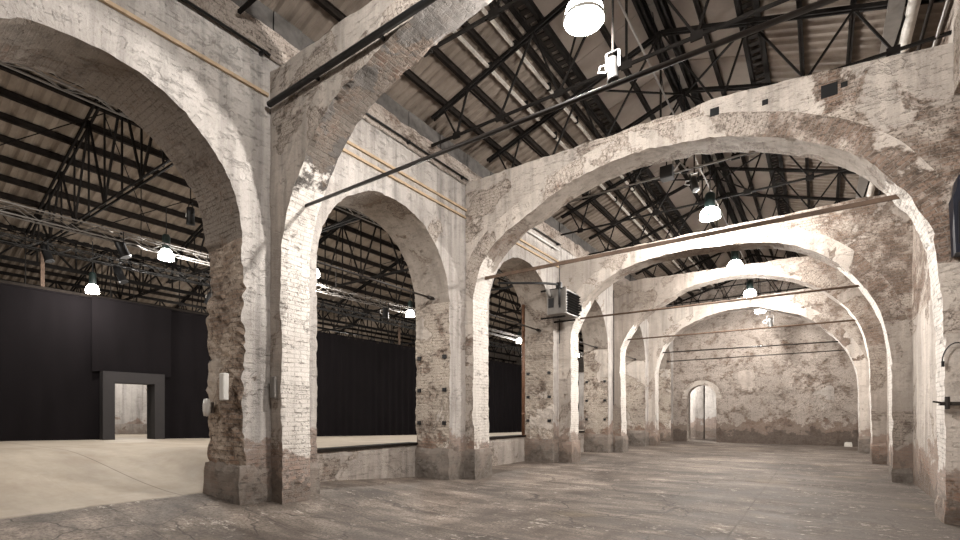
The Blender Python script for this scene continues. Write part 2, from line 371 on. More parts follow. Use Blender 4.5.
def masonry_arch(to3, grid, arc, vs, cx, d0, d1, K, ring_lev, parts, parent, chip=.05, jag=None, seed=0., zjamb=None):
    """front face at d0, back at d1, soffit between. parts: dict key -> (name, [face mat, ring mat, soffit mat])"""
    n = len(grid); L = len(grid[0]) - 1
    buck = {}
    def B(k): return buck.setdefault(k, dict(v=[], f=[], uv=[], fm=[], idx={}))
    def key(i):
        a = grid[i][0]; b = grid[min(i + 1, n - 1)][0]
        if max(a.y, b.y) <= vs + 1e-6: return 'L' if a.x < cx else 'R'
        return 'A'
    def point(i, j, dk):   # dk 0..K depth index
        p = grid[i][j]; d = d0 + (d1 - d0) * dk / K
        u, v = p.x, p.y
        w = Vector(to3(u, v, d))
        nv = nvec(w + Vector((seed, 0, 0)), 1.6) * .012 + nvec(w, 5.) * .008
        if j == 0:
            e = nz(w + Vector((5.3, seed, 1)), 2.2) + .6 * nz(w, 8.)
            o = (grid[i][1] - p)
            if o.length > 1e-6:
                o.normalize()
                ed = 1. if dk in (0, K) else .0
                amt = chip * max(0., e - .12) * ed
                if jag and key(i) in jag:
                    course = math.floor(v / .074); cell = math.floor(d / .13 + (course % 2) * .5)
                    r = noise.cell(Vector((cell * 1.37 + 3.1, course * 2.11, seed)))
                    amt += jag[key(i)] * (.45 * max(0, r) + .9 * max(0., nz(w, 1.3) + .1) + .3 * max(0, nz(w, 4.)))
                u += o.x * amt; v += o.y * amt
                w = Vector(to3(u, v, d))
            if dk in (0, K): w += nvec(w, 9.) * .012
        if v <= .001: nv.z = 0
        return tuple(w + nv)
    def vert(b, k):
        if k not in b['idx']:
            b['idx'][k] = len(b['v']); b['v'].append(point(*k))
        return b['idx'][k]
    def quad(b, ks, uv, m, flip):
        q = [vert(b, k) for k in ks]
        if flip: q = q[::-1]; uv = uv[::-1]
        b['f'].append(tuple(q)); b['uv'].append(uv); b['fm'].append(m)
    fl = parts.get('flip', False)
    for i in range(n - 1):
        kx = key(i)
        for j in range(L):
            ring = (j < ring_lev and kx == 'A')
            k = 'ring' if ring else ('S' if kx == 'A' else kx)
            b = B(k)
            for dk, f in ((0, False), (K, True)):
                if ring:
                    r0 = (grid[i][j] - grid[i][0]).length; r1 = (grid[i][j + 1] - grid[i][0]).length
                    uv = [(r0 + .07, arc[i]), (r0 + .07, arc[i + 1]), (r1 + .07, arc[i + 1]), (r1 + .07, arc[i])]
                else:
                    uv = [tuple(grid[i][j]), tuple(grid[i + 1][j]), tuple(grid[i + 1][j + 1]), tuple(grid[i][j + 1])]
                quad(b, [(i, j, dk), (i + 1, j, dk), (i + 1, j + 1, dk), (i, j + 1, dk)], uv, 1 if ring else 0, f ^ fl)
        b = B('ring' if kx == 'A' else kx)
        for dk in range(K):
            a0 = d0 + (d1 - d0) * dk / K; a1 = d0 + (d1 - d0) * (dk + 1) / K
            uv = [(a0, arc[i]), (a1, arc[i]), (a1, arc[i + 1]), (a0, arc[i + 1])]
            quad(b, [(i, 0, dk), (i, 0, dk + 1), (i + 1, 0, dk + 1), (i + 1, 0, dk)], uv, (3 if ((jag and kx in jag) or (zjamb and grid[i][0].y + .55 * nz((grid[i][0].y * 1.3, dk * .33, seed), 1.6) + .2 * nz((i * .5, dk, seed), .9) < zjamb)) else 2), fl)
            b2 = B('S' if kx == 'A' else kx)
            uv = [(arc[i], a0), (arc[i + 1], a0), (arc[i + 1], a1), (arc[i], a1)]
            quad(b2, [(i, L, dk), (i + 1, L, dk), (i + 1, L, dk + 1), (i, L, dk + 1)], uv, 0, fl)
    out = {}
    groups = parts['names']
    for nm, ks in groups:
        v = []; f = []; uv = []; fm = []
        for k in ks:
            if k not in buck: continue
            b = buck[k]; o = len(v); v += b['v']; f += [tuple(x + o for x in q) for q in b['f']]; uv += b['uv']; fm += b['fm']
        if f: out.setdefault(nm, []).append(link(nm, v, f, parts['mats'], parent, uv, fm))
    return out

def rough_block(mb, a, b, seg=.12, amp=.02):
    """weathered block: a box with knocked corners, into an MB"""
    (x0, y0, z0), (x1, y1, z1) = a, b
    def face(o, e1, e2):
        o, e1, e2 = Vector(o), Vector(e1), Vector(e2)
        n1 = max(2, int(e1.length / seg)); n2 = max(2, int(e2.length / seg)); k = len(mb.v)
        for i in range(n1 + 1):
            for j in range(n2 + 1):
                p = o + e1 * (i / n1) + e2 * (j / n2)
                c = Vector(((x0 + x1) / 2, (y0 + y1) / 2, p.z))
                q = p + nvec(p, 4.) * amp + nvec(p, 11.) * amp * .4
                if p.z > z1 - .02: q += (c - p).normalized() * (.03 + .05 * max(0, nz(p, 5.)))
                if p.z <= z0 + 1e-4: q.z = z0
                mb.v.append(tuple(q))
        for i in range(n1):
            for j in range(n2):
                t = k + i * (n2 + 1) + j; mb.f.append((t, t + n2 + 1, t + n2 + 2, t + 1))
    dx, dy, dz = x1 - x0, y1 - y0, z1 - z0
    face((x0, y0, z0), (dx, 0, 0), (0, 0, dz)); face((x1, y1, z0), (-dx, 0, 0), (0, 0, dz))
    face((x1, y0, z0), (0, dy, 0), (0, 0, dz)); face((x0, y1, z0), (0, -dy, 0), (0, 0, dz)); face((x0, y0, z1), (dx, 0, 0), (0, dy, 0))
    return mb

def box_uv(o):
    """metres as UV on a masonry mesh made of boxes"""
    me = o.data; ul = me.uv_layers.new(name='UVMap')
    for p in me.polygons:
        n = p.normal
        for li in p.loop_indices:
            c = me.vertices[me.loops[li].vertex_index].co
            ul.data[li].uv = (c.y, c.z) if abs(n.x) > .6 else ((c.x, c.z) if abs(n.y) > .6 else (c.x, c.y))
    return o

XL, XR = -6.93, 1.47           # pilaster faces
WL, WB = -7.25, -8.33          # arcade wall faces
WR = 1.78                      # right wall face
def mirror(h, cx=-2.74):       # left half outline -> whole outline
    return h + [(2 * cx - x, z) for x, z in reversed(h[:-1])]
ARCH = [  # near Y, far Y, outline, top, label
    (4.50, 5.02, [(-6.93, 0), (-6.95, 4.1), (-6.88, 4.5), (-6.64, 5.05), (-6.0, 5.85), (-5.39, 6.2), (-4.7, 6.43), (-3.9, 6.61), (-3.3, 6.70), (-2.7, 6.74), (-1.9, 6.68), (-.9, 6.45), (.1, 6.05), (.9, 5.35), (1.32, 4.6), (1.45, 4.1), (1.47, 0)], lambda x: 7.10 + .012 * (x + 7)),
    (9.77, 10.42, [(-6.97, 0), (-7.02, 4.4), (-6.92, 4.85), (-6.70, 5.36), (-6.2, 5.82), (-5.16, 6.33), (-4.36, 6.64), (-3.6, 6.79), (-2.93, 6.82), (-1.82, 6.72), (-1.01, 6.51), (-.09, 6.11), (.65, 5.55), (1.12, 4.87), (1.32, 4.4), (1.43, 3.8), (1.5, 2.7), (1.53, 0)], lambda x: 7.36 if x < -1.2 else 7.36 - .115 * (x + 1.2)),
    (15.07, 15.72, [(-6.8, 0), (-6.82, 4.1), (-6.75, 4.5), (-6.31, 5.34), (-5.86, 5.76), (-5.2, 6.1), (-4.4, 6.3), (-3.6, 6.37), (-2.81, 6.37), (-1.31, 6.24), (-.41, 5.94), (.42, 5.32), (1.0, 4.5), (1.28, 3.74), (1.39, 2.9), (1.43, 0)], lambda x: 6.80 + .012 * (x + 6)),
    (20.35, 21.0, [(-6.86, 0), (-6.94, 4.1), (-6.82, 4.6), (-6.43, 5.25), (-6.04, 5.68), (-5.0, 6.25), (-4.2, 6.6), (-2.75, 6.8), (-1.46, 6.62), (-.27, 6.12), (.57, 5.39), (1.1, 4.56), (1.35, 3.38), (1.43, 0)], lambda x: 7.2 - .016 * (x + 6)),
    (25.65, 26.3, [(-6.9, 0), (-6.93, 3.8), (-6.78, 4.4), (-6.43, 5.15), (-5.81, 5.74), (-5.2, 6.07), (-4.3, 6.42), (-3.4, 6.56), (-2.24, 6.53), (-.7, 5.99), (.37, 5.09), (1.05, 4.1), (1.32, 3.04), (1.38, 0)], lambda x: 6.98 + .02 * (x + 6)),
]
ordn = ['nearest', 'second', 'third', 'fourth', 'fifth']
alab = ['nearest brick arch across the nave, cut off at the top, black pipe along it',
        'second and largest brick arch across the nave, bare brick at its right',
        'third brick arch across the nave, pale radial bricks, cracked rubble at its right',
        'fourth brick arch across the nave, plain grey brown face behind the third lamp',
        'farthest brick arch across the nave, framing the end wall, bare brown right leg']
for k, (y0, y1, pts, top) in enumerate(ARCH):
    root = thing('transverse_arch', alab[k], 'arch', (-2.7, (y0 + y1) / 2, 0), group='brick arches across the nave')
    prof = smooth_curve(pts, .075 if k < 3 else .1)
    vs = 2.85
    tf = lambda x, t=top, s=k: t(x) + .045 * nz((x, s * 3.3, 0), 2.1) + .02 * nz((x, s, 4), 7.)
    flat_top = lambda x, t=top: t(-2.7)
    grid, arc = arch_panel(prof, WL - .03, WR + .04, flat_top, vs, .42, 18, 5)
    for row in grid:     # the top edge follows its own worn line
        o = row[-1]
        if abs(o.y - flat_top(0)) < 1e-4:
            dy = tf(o.x) - o.y
            for j in range(6, 19): row[j].y += dy * (j - 5) / 13.
    masonry_arch(lambda u, v, d: (u, d, v), grid, arc, vs, -2.7, y0, y1, 7, 5,
                 dict(names=[('arch_ring', ['ring']), ('spandrel_wall', ['S']), ('pilaster', ['L']), ('pilaster', ['R'])],
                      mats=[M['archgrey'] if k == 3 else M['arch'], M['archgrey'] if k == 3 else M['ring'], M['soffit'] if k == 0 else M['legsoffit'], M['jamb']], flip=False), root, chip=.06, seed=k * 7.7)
    # worn footing under the left and right legs
    for sx in (0, 1):
        if k == 0 and sx == 1: continue
        x = pts[0][0] if sx == 0 else pts[-1][0]
        h = (.62, .74, .72, .70, .66)[k] if sx == 0 else (.3, .34, .34, .7, .7)[k]
        e = .045 if sx == 0 else .03
        if k == 0: continue
        a = (x - .3, y0 - e, -.02) if sx == 0 else (x - e, y0 - e, -.02)
        b = (x + e, y1 + e, h) if sx == 0 else (x + .35, y1 + e, h)
        f = rough_block(MB(), a, b).build('footing', M['patch'] if (k + sx) % 2 else M['arch'], root); box_uv(f)
    if k == 1:   # putlog holes in the second arch's face, dark pockets
        for (hx, hz, w) in ((-1.65, 7.07, .15), (.02, 6.78, .22), (-.82, 6.98, .09), (.28, 6.86, .09)):
            MB().box((hx, y0 - .012, hz), (hx + w, y0 + .02, hz + w * .95)).build('putlog_hole', M['black'], root)
    if k == 2:
        MB().box((-6.5, y0 - .012, 5.0), (-6.42, y0 + .02, 5.2)).build('putlog_hole', M['black'], root)

# ------------------------------------------------------------------ arcade (left wall of the nave)
wall_left = thing('wall_left', 'pale arcade wall of round arches along the left side of the nave', 'wall', (WL, 5, 0), kind='structure')
BAY = [(-4.0, 4.72, 2.22, 1.80, 4.30, 1.80), (4.72, 9.98, 7.25, 1.86, 4.30, 1.78), (9.98, 15.3, 12.72, 1.91, 4.35, 1.88),
       (15.3, 20.6, 17.85, 1.90, 4.35, 1.85), (20.6, 25.9, 23.15, 1.9, 4.35, 1.85), (25.9, 30.95, 28.4, 1.85, 4.35, 1.8)]
for k, (lo, hi, yc, hw, zs, rise) in enumerate(BAY):
    st = .074 if k < 3 else .15
    nj = int(zs / st); na = int(PI * hw / st)
    prof = [Vector((yc - hw, zs * i / nj)) for i in range(nj)]
    prof += [Vector((yc - hw * math.cos(PI * i / na), zs + rise * math.sin(PI * i / na))) for i in range(na + 1)]
    prof += [Vector((yc + hw, zs * i / nj)) for i in reversed(range(nj))]
    grid, arc = arch_panel(prof, lo, hi, lambda u: 7.75, zs, .3, 16, 4)
    jag = {'R': (.12, .045, .045, .04, .03, .03)[k], 'L': .03}
    masonry_arch(lambda u, v, d: (d, u, v), grid, arc, zs, yc, WL, WB, 10 if k < 3 else 5, 4,
                 dict(names=[('arcade_arch', ['ring']), ('arcade_wall', ['S', 'L', 'R'])],
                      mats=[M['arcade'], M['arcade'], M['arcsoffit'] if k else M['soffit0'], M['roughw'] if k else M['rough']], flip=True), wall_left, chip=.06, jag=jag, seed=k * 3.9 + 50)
# rough brick strip and eave wall above the arcade
mb = MB(); rough_block(mb, (WL - .5, -4, 7.3), (WL + .035, 30.9, 7.78), .2, .035)
box_uv(mb.build('upper_brick_course', M['far'], wall_left))
mb = MB()
for i in range(66):
    y = -3.9 + i * .53
    mb.box((WL - .3, y, 7.78 + .004 * (i % 3)), (WL - .02 - .015 * (i % 2), y + .515, 8.16))
mb.build('concrete_block_course', M['block'], wall_left)
# footings of the arcade piers
for k, (lo, hi, yc, hw, zs, rise) in enumerate(BAY[:5]):
    nx = BAY[k + 1]; a = yc + hw; b = nx[2] - nx[3]
    h = .78 if k else .82
    mb = MB(); rough_block(mb, (WB - .02, a - .04, -.02), (WL + .02, b + .04, h), .12, .03)
    box_uv(mb.build('pier_footing', M['patch'], wall_left))
# stone dosserets / putlog pockets in the pier jambs facing the camera
for k, (lo, hi, yc, hw, zs, rise) in enumerate(BAY[1:4]):
    y = yc + hw
    for z in (1.35, 2.15, 2.95):
        for x in (WB + .14, WL - .14):
            MB().box((x - .05, y - .03, z), (x + .05, y + .1, z + .09)).build('putlog_hole', M['black'], wall_left)

# low retaining walls of the raised hall floor between the piers
for k, (lo, hi, yc, hw, zs, rise) in enumerate(BAY[1:5]):
    r = thing('wall_low_%d' % (k + 1), ('long low roughcast wall between the nearest pier and the second pier', 'low roughcast wall between the second and third piers', 'low roughcast wall between the third and fourth piers', 'low roughcast wall between the fourth and fifth piers')[k], 'low wall', (WB, yc, 0), kind='structure')
    mb = MB(); rough_block(mb, (WB - .3, yc - hw - .2, -.02), (WB + .02, yc + hw + .2, .84), .1, .02)
    box_uv(mb.build('retaining_wall', M['low'], r))
    mb = MB()
    mb.box((WB - .3, yc - hw - .1, .835), (WB + .045, yc + hw + .1, .90)); mb.build('coping', M['steel2'], r)

# ------------------------------------------------------------------ right wall, end wall
def wall_grid(name, to3, u0, u1, v0, v1, step, mat, parent=None, amp=.02, hole=None):
    nu = int((u1 - u0) / step); nv = int((v1 - v0) / step); v = []; f = []; uv = []
    for i in range(nu + 1):
        for j in range(nv + 1):
            a = u0 + (u1 - u0) * i / nu; b = v0 + (v1 - v0) * j / nv
            w = Vector(to3(a, b)); v.append(tuple(w + nvec(w, 1.4) * amp + nvec(w, 6.) * amp * .4))
    for i in range(nu):
        for j in range(nv):
            a = u0 + (u1 - u0) * (i + .5) / nu; b = v0 + (v1 - v0) * (j + .5) / nv
            if hole and hole(a, b): continue
            t = i * (nv + 1) + j; q = (t, t + nv + 1, t + nv + 2, t + 1); f.append(q)
            uv.append([(u0 + (u1 - u0) * (x // (nv + 1)) / nu, v0 + (v1 - v0) * (x % (nv + 1)) / nv) for x in q])
    return link(name, v, f, mat, parent, uv)
wr = wall_grid('wall_right', lambda a, b: (WR, a, b), -4, 31, 0, 8.3, .16, M['arch']); tag(wr, 'right wall of the nave behind the right piers', 'wall', kind='structure')
box_uv(MB().box((1.60, -4, 6.25), (2.2, 9.75, 8.3)).build('corbel', M['far'], wr))
# end wall with a doorway, blind arches
we = thing('wall_end', 'stained brick end wall of the nave with bricked up arches', 'wall', (-2.7, 30.9, 0), kind='structure')
dcx, dw, dz = -5.68, .79, 2.55
def dhole(a, b): return abs(a - dcx) < dw and (b < dz or ((a - dcx) ** 2 + (b - dz) ** 2) < dw * dw)
# the doorway as an arch panel so that its edge is round and its reveal has depth
na = 24; prof = [Vector((dcx - dw, dz * i / 24)) for i in range(24)] + [Vector((dcx - dw * math.cos(PI * i / na), dz + dw * math.sin(PI * i / na))) for i in range(na + 1)] + [Vector((dcx + dw, dz * i / 24)) for i in reversed(range(24))]
grid, arc = arch_panel(prof, -7.3, -4.3, lambda u: 4.3, dz, .28, 10, 3)
masonry_arch(lambda u, v, d: (u, d, v), grid, arc, dz, dcx, 30.85, 31.5, 4, 3, dict(names=[('doorway_wall', ['ring', 'S', 'L', 'R'])], mats=[M['far'], M['ring'], M['ring'], M['rough']], flip=False), we, chip=.05, seed=80)
wall_grid('end_brickwork', lambda a, b: (a, 30.85, b), -4.3, WR + .3, 0, 9.9, .12, M['far'], we, .015)
wall_grid('end_brickwork', lambda a, b: (a, 30.85, b), -7.3, -4.3, 4.3, 9.9, .12, M['far'], we, .015)
def arch_strip(cx, w, z0, zs, rise, t, y, mat, name, jambs=True):
    """a slightly proud brick arch band"""
    mb = MB(); pts = []
    if jambs: pts += [(cx - w, z0), (cx - w, zs)]
    pts += [(cx - w * math.cos(PI * i / 24), zs + rise * math.sin(PI * i / 24)) for i in range(25)]
    if jambs: pts += [(cx + w, z0)]
    v = []; f = []; uv = []; s = 0
    for i, (x, z) in enumerate(pts):
        d = Vector((pts[min(i + 1, len(pts) - 1)][0] - pts[max(i - 1, 0)][0], pts[min(i + 1, len(pts) - 1)][1] - pts[max(i - 1, 0)][1])).normalized(); nx, nzz = -d.y, d.x
        if i: s += math.hypot(x - pts[i - 1][0], z - pts[i - 1][1])
        k = len(v); v += [(x, y + .06, z), (x, y, z), (x + nx * t, y, z + nzz * t), (x + nx * t, y + .06, z + nzz * t)]
        if i:
            for a in range(3):
                f.append((k - 4 + a, k + a, k + a + 1, k - 4 + a + 1)); uv.append([(a * .15, s - .1), (a * .15, s), (a * .15 + .15, s), (a * .15 + .15, s - .1)])
    return link(name, v, f, mat, we, uv)
arch_strip(.48, .86, 0, 2.4, .9, .2, 30.82, M['far'], 'blind_arch_band', False)
arch_strip(.42, 1.6, 2.6, 2.9, 1.75, .22, 30.825, M['far'], 'relieving_arch_band', False)
arch_strip(-1.28, .66, 0, 2.45, .32, .16, 30.825, M['far'], 'blind_arch_band', False)
# pale plaster inside the blind arches
def blob(cx, cz, rx, rz, y, name, mat, s):
    v = [(cx, y, cz)]; f = []; n = 40
    for i in range(n):
        t = 2 * PI * i / n; r = 1 + .45 * nz((math.cos(t) * 1.3 + s, math.sin(t) * 1.3, s), 1.2) + .1 * nz((math.cos(t) * 4, math.sin(t) * 4, s), 1.5)
        v.append((cx + rx * r * math.cos(t), y, cz + rz * r * math.sin(t)))
    for i in range(n): f.append((0, 1 + (i + 1) % n, 1 + i))
    o = link(name, v, f, mat, we); box_uv(o)
blob(.22, 2.35, .5, .72, 30.826, 'plaster_patch', M['low'], 3.)
# room seen through the doorway
ws = wall_grid('wall_beyond', lambda a, b: (a, 37., b), -16, -3, 0, 5, .25, M['arcade']); tag(ws, 'pale wall of the room beyond the end doorway', 'wall', kind='structure')
for i, (px, py) in enumerate([(-7.15, 33.6), (-6.45, 34.6)]):
    c = box_uv(rough_block(MB(), (px - .25, py - .25, 0), (px + .25, py + .25, 4.6), .2, .01).build('pillar', M['arcade']))
    tag(c, ('left pale pillar seen through the end doorway', 'right pale pillar seen through the end doorway')[i], 'pillar')

# ------------------------------------------------------------------ floor
def sst(a, b, x):
    t = max(0., min(1., (x - a) / (b - a))); return t * t * (3 - 2 * t)
def zcur(y): return max(.08, .80 - .024 * max(0, y - 4))
def zfloor(x, y):
    near = .30 * (1 - sst(4.6, 10.5, y)) * sst(-5.0, -8.4, x)
    if x > WB - .05: return near
    b0 = near + (zcur(y) - near) * sst(WB, -14.5, x)
    if x < -14.5: b0 = zcur(y)
    t = max(0, min(1, (WB - x) / (-20 - WB) * -1))
    b1 = .87 + (zcur(y) - .87) * t
    return b0 + (b1 - b0) * sst(4.15, 5.2, y)
xs = [-40, -36, -32, -28, -25, -22] + [-20 + i * .6 for i in range(19)] + [-8.9, -8.6, WB - .06, WB - .04] + [WB + .15 * i for i in range(1, 16)] + [-6 + .5 * i for i in range(17)] + [2.4]
xs = sorted(set(round(x, 3) for x in xs))
ys = [-4 + .4 * i for i in range(90)] + [33, 36, 40, 50]
v = [(x, y, zfloor(x, y) + (.006 * nz((x, y, 0), .9) if x > -7 else 0)) for x in xs for y in ys]
f = [(i * len(ys) + j, (i + 1) * len(ys) + j, (i + 1) * len(ys) + j + 1, i * len(ys) + j + 1) for i in range(len(xs) - 1) for j in range(len(ys) - 1)]
fl = link('floor', v, f, M['floor'], smooth=True); tag(fl, 'worn concrete floor of the nave and pale screed of the side hall', 'floor', kind='structure')

# ------------------------------------------------------------------ nave roof
RX, RZ, PT = -2.72, 9.86, .33
def roofz(x): return RZ - PT * abs(x - RX)
def corrugated(name, x0, x1, y0, y1, zf, mat, parent=None, pitch=.24, amp=.04, per=6, off=0.):
    n = int((y1 - y0) / pitch * per); v = []; f = []
    for i in range(n + 1):
        y = y0 + (y1 - y0) * i / n; w = amp * max(-.45, min(.9, 1.2 * math.cos(2 * PI * i / per)))
        v += [(x0, y, zf(x0) + w + off), (x1, y, zf(x1) + w + off)]
    for i in range(n): f.append((2 * i, 2 * i + 1, 2 * i + 3, 2 * i + 2))
    return link(name, v, f, mat, parent)
ceil = thing('ceiling', 'pitched roof of the nave, corrugated sheets with smooth panels beside the ridge', 'roof', (RX, 12, RZ), kind='structure')
corrugated('corrugated_slope', -7.9, -4.5, -4, 31, roofz, M['sheet'], ceil)
corrugated('corrugated_slope', -1.15, 2.3, -4, 31, roofz, M['sheet'], ceil)
for (x0, x1) in ((-4.5, RX), (RX, -1.15)):
    mb = MB(); y = -4.
    while y < 31:
        za, zb = roofz(x0) + .012, roofz(x1) + .012; k = len(mb.v); g = 1.98
        mb.v += [(x0, y, za), (x1, y, zb), (x1, y + g, zb), (x0, y + g, za), (x0, y, za + .03), (x1, y, zb + .03), (x1, y + g, zb + .03), (x0, y + g, za + .03)]
        mb.f += [tuple(k + i for i in q) for q in ((0, 1, 2, 3), (7, 6, 5, 4), (0, 4, 5, 1), (1, 5, 6, 2), (2, 6, 7, 3), (3, 7, 4, 0))]
        y += 2.0
    mb.build('smooth_panel_row', M['panel'], ceil)
    MB().box((x0, -4, max(roofz(x0), roofz(x1)) + .1), (x1, 31, max(roofz(x0), roofz(x1)) + .14)).build('roof_skin', M['panel'], ceil)

def along(name, label, cat, x, z, w, h, mat, y0=-3.9, y1=30.8, group=None):
    r = thing(name, label, cat, (x, y0, z), group=group)
    mb = MB(); mb.box((x - w / 2, y0, z - h / 2), (x + w / 2, y0 + (y1 - y0), z - h / 2 + h * .12))
    mb.build('lower_flange', mat, r)
    MB().box((x - w * .12, y0, z - h / 2), (x + w * .12, y1, z + h / 2)).build('web', mat, r)
    MB().box((x - w / 2, y0, z + h / 2 - h * .12), (x + w / 2, y1, z + h / 2)).build('upper_flange', mat, r)
    return r
PG = 'steel purlins of the nave roof'
for x, lb in ((-6.75, 'dark purlin nearest the left wall of the nave roof'), (-6.1, 'dark nave purlin second from the left wall, in shadow above the block course'),
              (-5.42, 'dark nave purlin beside the left white conduit'), (-4.86, 'dark nave purlin beside the white conduit next to the lattice girder'),
              (-3.62, 'dark nave purlin crossing the smooth panels left of the ridge'), (-1.93, 'dark nave purlin crossing the smooth panels right of the ridge'),
              (-.30, 'dark nave purlin crossing the corrugated sheets right of the lattice girder'), (.48, 'dark nave purlin nearest the right wall')):
    along('roof_purlin', lb, 'purlin', x, roofz(x) - .10, .08, .13, M['steel2'], group=PG)
for x, lb in ((RX - .17, 'left beam of the paired ridge beams of the nave roof'), (RX + .17, 'right beam of the paired ridge beams of the nave roof')):
    along('ridge_beam', lb, 'beam', x, roofz(x) - .14, .14, .24, M['steel'], group='ridge beams of the nave roof')
# lattice girders either side of the smooth panels
for gx, lb in ((-4.53, 'lattice girder left of the smooth roof panels, rungs showing'), (-1.1, 'lattice girder right of the smooth roof panels')):
    z = roofz(gx); r = thing('lattice_girder', lb, 'girder', (gx, -3.9, z), group='lattice girders of the nave roof')
    MB().box((gx - .19, -3.9, z - .16), (gx - .11, 30.8, z - .02)).build('chord', M['steel'], r)
    MB().box((gx + .11, -3.9, z - .16), (gx + .19, 30.8, z - .02)).build('chord', M['steel'], r)
    v = []; f = []; zz = z - .08     # one slotted plate: two edge strips joined by rungs
    for i in range(301):
        y = -3.8 + i * .115; v += [(gx - .115, y, zz), (gx - .08, y, zz), (gx + .08, y, zz), (gx + .115, y, zz)]
    for i in range(300):
        for a in ((0, 2) if i % 2 else (0, 1, 2)): f.append((4 * i + a, 4 * i + a + 1, 4 * i + 5 + a, 4 * i + 4 + a))
    link('lacing', v, f, M['steel2'], r).modifiers.new('thickness', 'SOLIDIFY').thickness = .03
# white conduits under the left slope, grey board and white duct at the right eave
for x, lb in ((-5.55, 'white painted conduit under the left roof slope, the left one of two'), (-4.97, 'white painted conduit under the left roof slope, next to the lattice girder')):
    r = thing('conduit', lb, 'conduit', (x, -3.9, roofz(x) - .2), group='white conduits under the nave roof')
    y = -3.6
    while y < 30:
        MB().box((x - .028, y, roofz(x) - .25), (x + .028, y + 1.42, roofz(x) - .20)).build('conduit_length', M['whitep'], r); y += 1.5
    y = -2.2
    while y < 30: MB().box((x - .045, y, roofz(x) - .26), (x + .045, y + .05, roofz(x) - .1)).build('clip', M['steel'], r); y += 1.5
r = thing('eave_board', 'flat grey board running along the right eave of the nave roof', 'board', (1.0, -3.9, 8.2)); MB().box((.90, -3.9, 8.15), (1.12, 30.8, 8.19)).build('board', M['grey'], r)
MB().box((.99, -3.9, 8.19), (1.02, 30.8, 8.5)).build('stiffener', M['grey'], r)
r = thing('eave_duct', 'pale round duct along the right eave beside the grey board', 'duct', (1.22, -3.9, 8.1)); MB().tube([(1.23, -3.9, 8.12), (1.23, 30.8, 8.12)], .085, 14).build('duct', M['whitep'], r, True)
for i in range(14): MB().tube([(1.23, -3 + i * 2.4, 8.12), (1.23, -2.94 + i * 2.4, 8.12)], .092, 14).build('band', M['grey'], r)
r = thing('eave_pipe', 'dark pipe along the right eave between duct and wall', 'pipe', (1.42, -3.9, 8.0)); MB().tube([(1.42, -3.9, 7.98), (1.42, 30.8, 7.98)], .03, 8).build('pipe', M['steel2'], r, True)
MB().box((1.38, 2, 7.98), (1.46, 2.05, 8.4)).build('hanger', M['steel'], r)
r = thing('eave_pipe', 'thin grey pipe along the right eave nearest the right wall', 'pipe', (1.52, -3.9, 7.7)); MB().tube([(1.53, -3.9, 7.6), (1.53, 30.8, 7.6)], .025, 8).build('pipe', M['grey'], r, True)
MB().box((1.5, 2, 7.6), (1.56, 2.05, 8.3)).build('hanger', M['steel'], r)

# roof trusses of the nave
def nave_truss(y, label):
    r = thing('roof_truss', label, 'truss', (RX, y, 7.6), group='steel trusses of the nave roof')
    w = .05; TZ = 7.6
    for s in (-1, 1):
        e = RX + s * 4.35
        mb = MB()
        for o in (-.04, .04): mb.bar((e, y + o, roofz(e) - .24), (RX, y + o, roofz(RX) - .30), .03, .07)
        mb.build('rafter', M['steel'], r)
    MB().bar((-7.1, y, TZ), (1.7, y, TZ), .045, .045).build('tie_rod', M['steel'], r)
    top = [-6.75, -6.1, -4.53, -3.62, RX, -1.93, -1.1, .48, 1.2]; bot = [-6.4, -5.3, -4.0, RX, -1.6, -.2, 1.0]
    seq = [(-6.75, -6.4), (-6.1, -6.4), (-6.1, -5.3), (-4.53, -5.3), (-4.53, -4.0), (RX, -4.0), (RX, RX), (RX, -1.6), (-1.1, -1.6), (-1.1, -.2), (.48, -.2), (.48, 1.0), (1.2, 1.0)]
    for a, b in seq:
        MB().bar((a, y, roofz(a) - .26), (b, y, TZ), .035, .035).build('strut', M['steel'], r)
    for b in bot: MB().box((b - .09, y - .02, TZ - .06), (b + .09, y + .02, TZ + .07)).build('gusset_plate', M['steel'], r)
    return r
tl = ['between the camera and the nearest arch, first of two', 'just in front of the nearest arch', 'nearer one between the first and second arches', 'farther one between the first and second arches',
      'above the second arch', 'nearer one between the second and third arches', 'farther one close before the third arch', 'nearer one between the third and fourth arches', 'farther one between the third and fourth arches',
      'nearer one between the fourth and fifth arches', 'farther one between the fourth and fifth arches', 'nearer one between the fifth arch and the end wall', 'last one before the end wall']
for i, t in enumerate(tl):
    nave_truss(1.7 + 2.2 * i + (0, 0, 0, 0, .0, 0, 0, .2, .2, 1.4, 1.6, 1.8, 2.4)[i], 'dark steel nave roof truss ' + t)
# diagonal wind braces in the plane of the roof
for i, (a, b, lb) in enumerate(((5.3, 9.6, 'between the first and second arches'), (10.6, 14.9, 'between the second and third arches'), (15.9, 20.2, 'between the third and fourth arches'))):
    r = thing('wind_brace', 'crossed dark braces under the roof panels ' + lb, 'brace', (RX, a, 9.3), group='crossed wind braces of the nave roof')
    for (p, q) in (((-4.4, a), (-1.1, b)), ((-4.4, b), (-1.1, a))):
        mb = MB(); mid = (RX, (p[1] + q[1]) / 2)
        mb.bar((p[0], p[1], roofz(p[0]) - .22), (mid[0], mid[1], roofz(RX) - .36), .04, .03)
        mb.bar((mid[0], mid[1], roofz(RX) - .36), (q[0], q[1], roofz(q[0]) - .22), .04, .03)
        mb.build('brace_rod', M['steel'], r)
r = thing('conduit_pipe', 'thin pale pipe running along the nave below the ridge past the lamps', 'pipe', (-2.5, -3.9, 7.9)); MB().tube([(-2.5, -3.9, 7.88), (-2.5, 30.5, 7.88)], .018, 8).build('pipe', M['grey'], r, True)
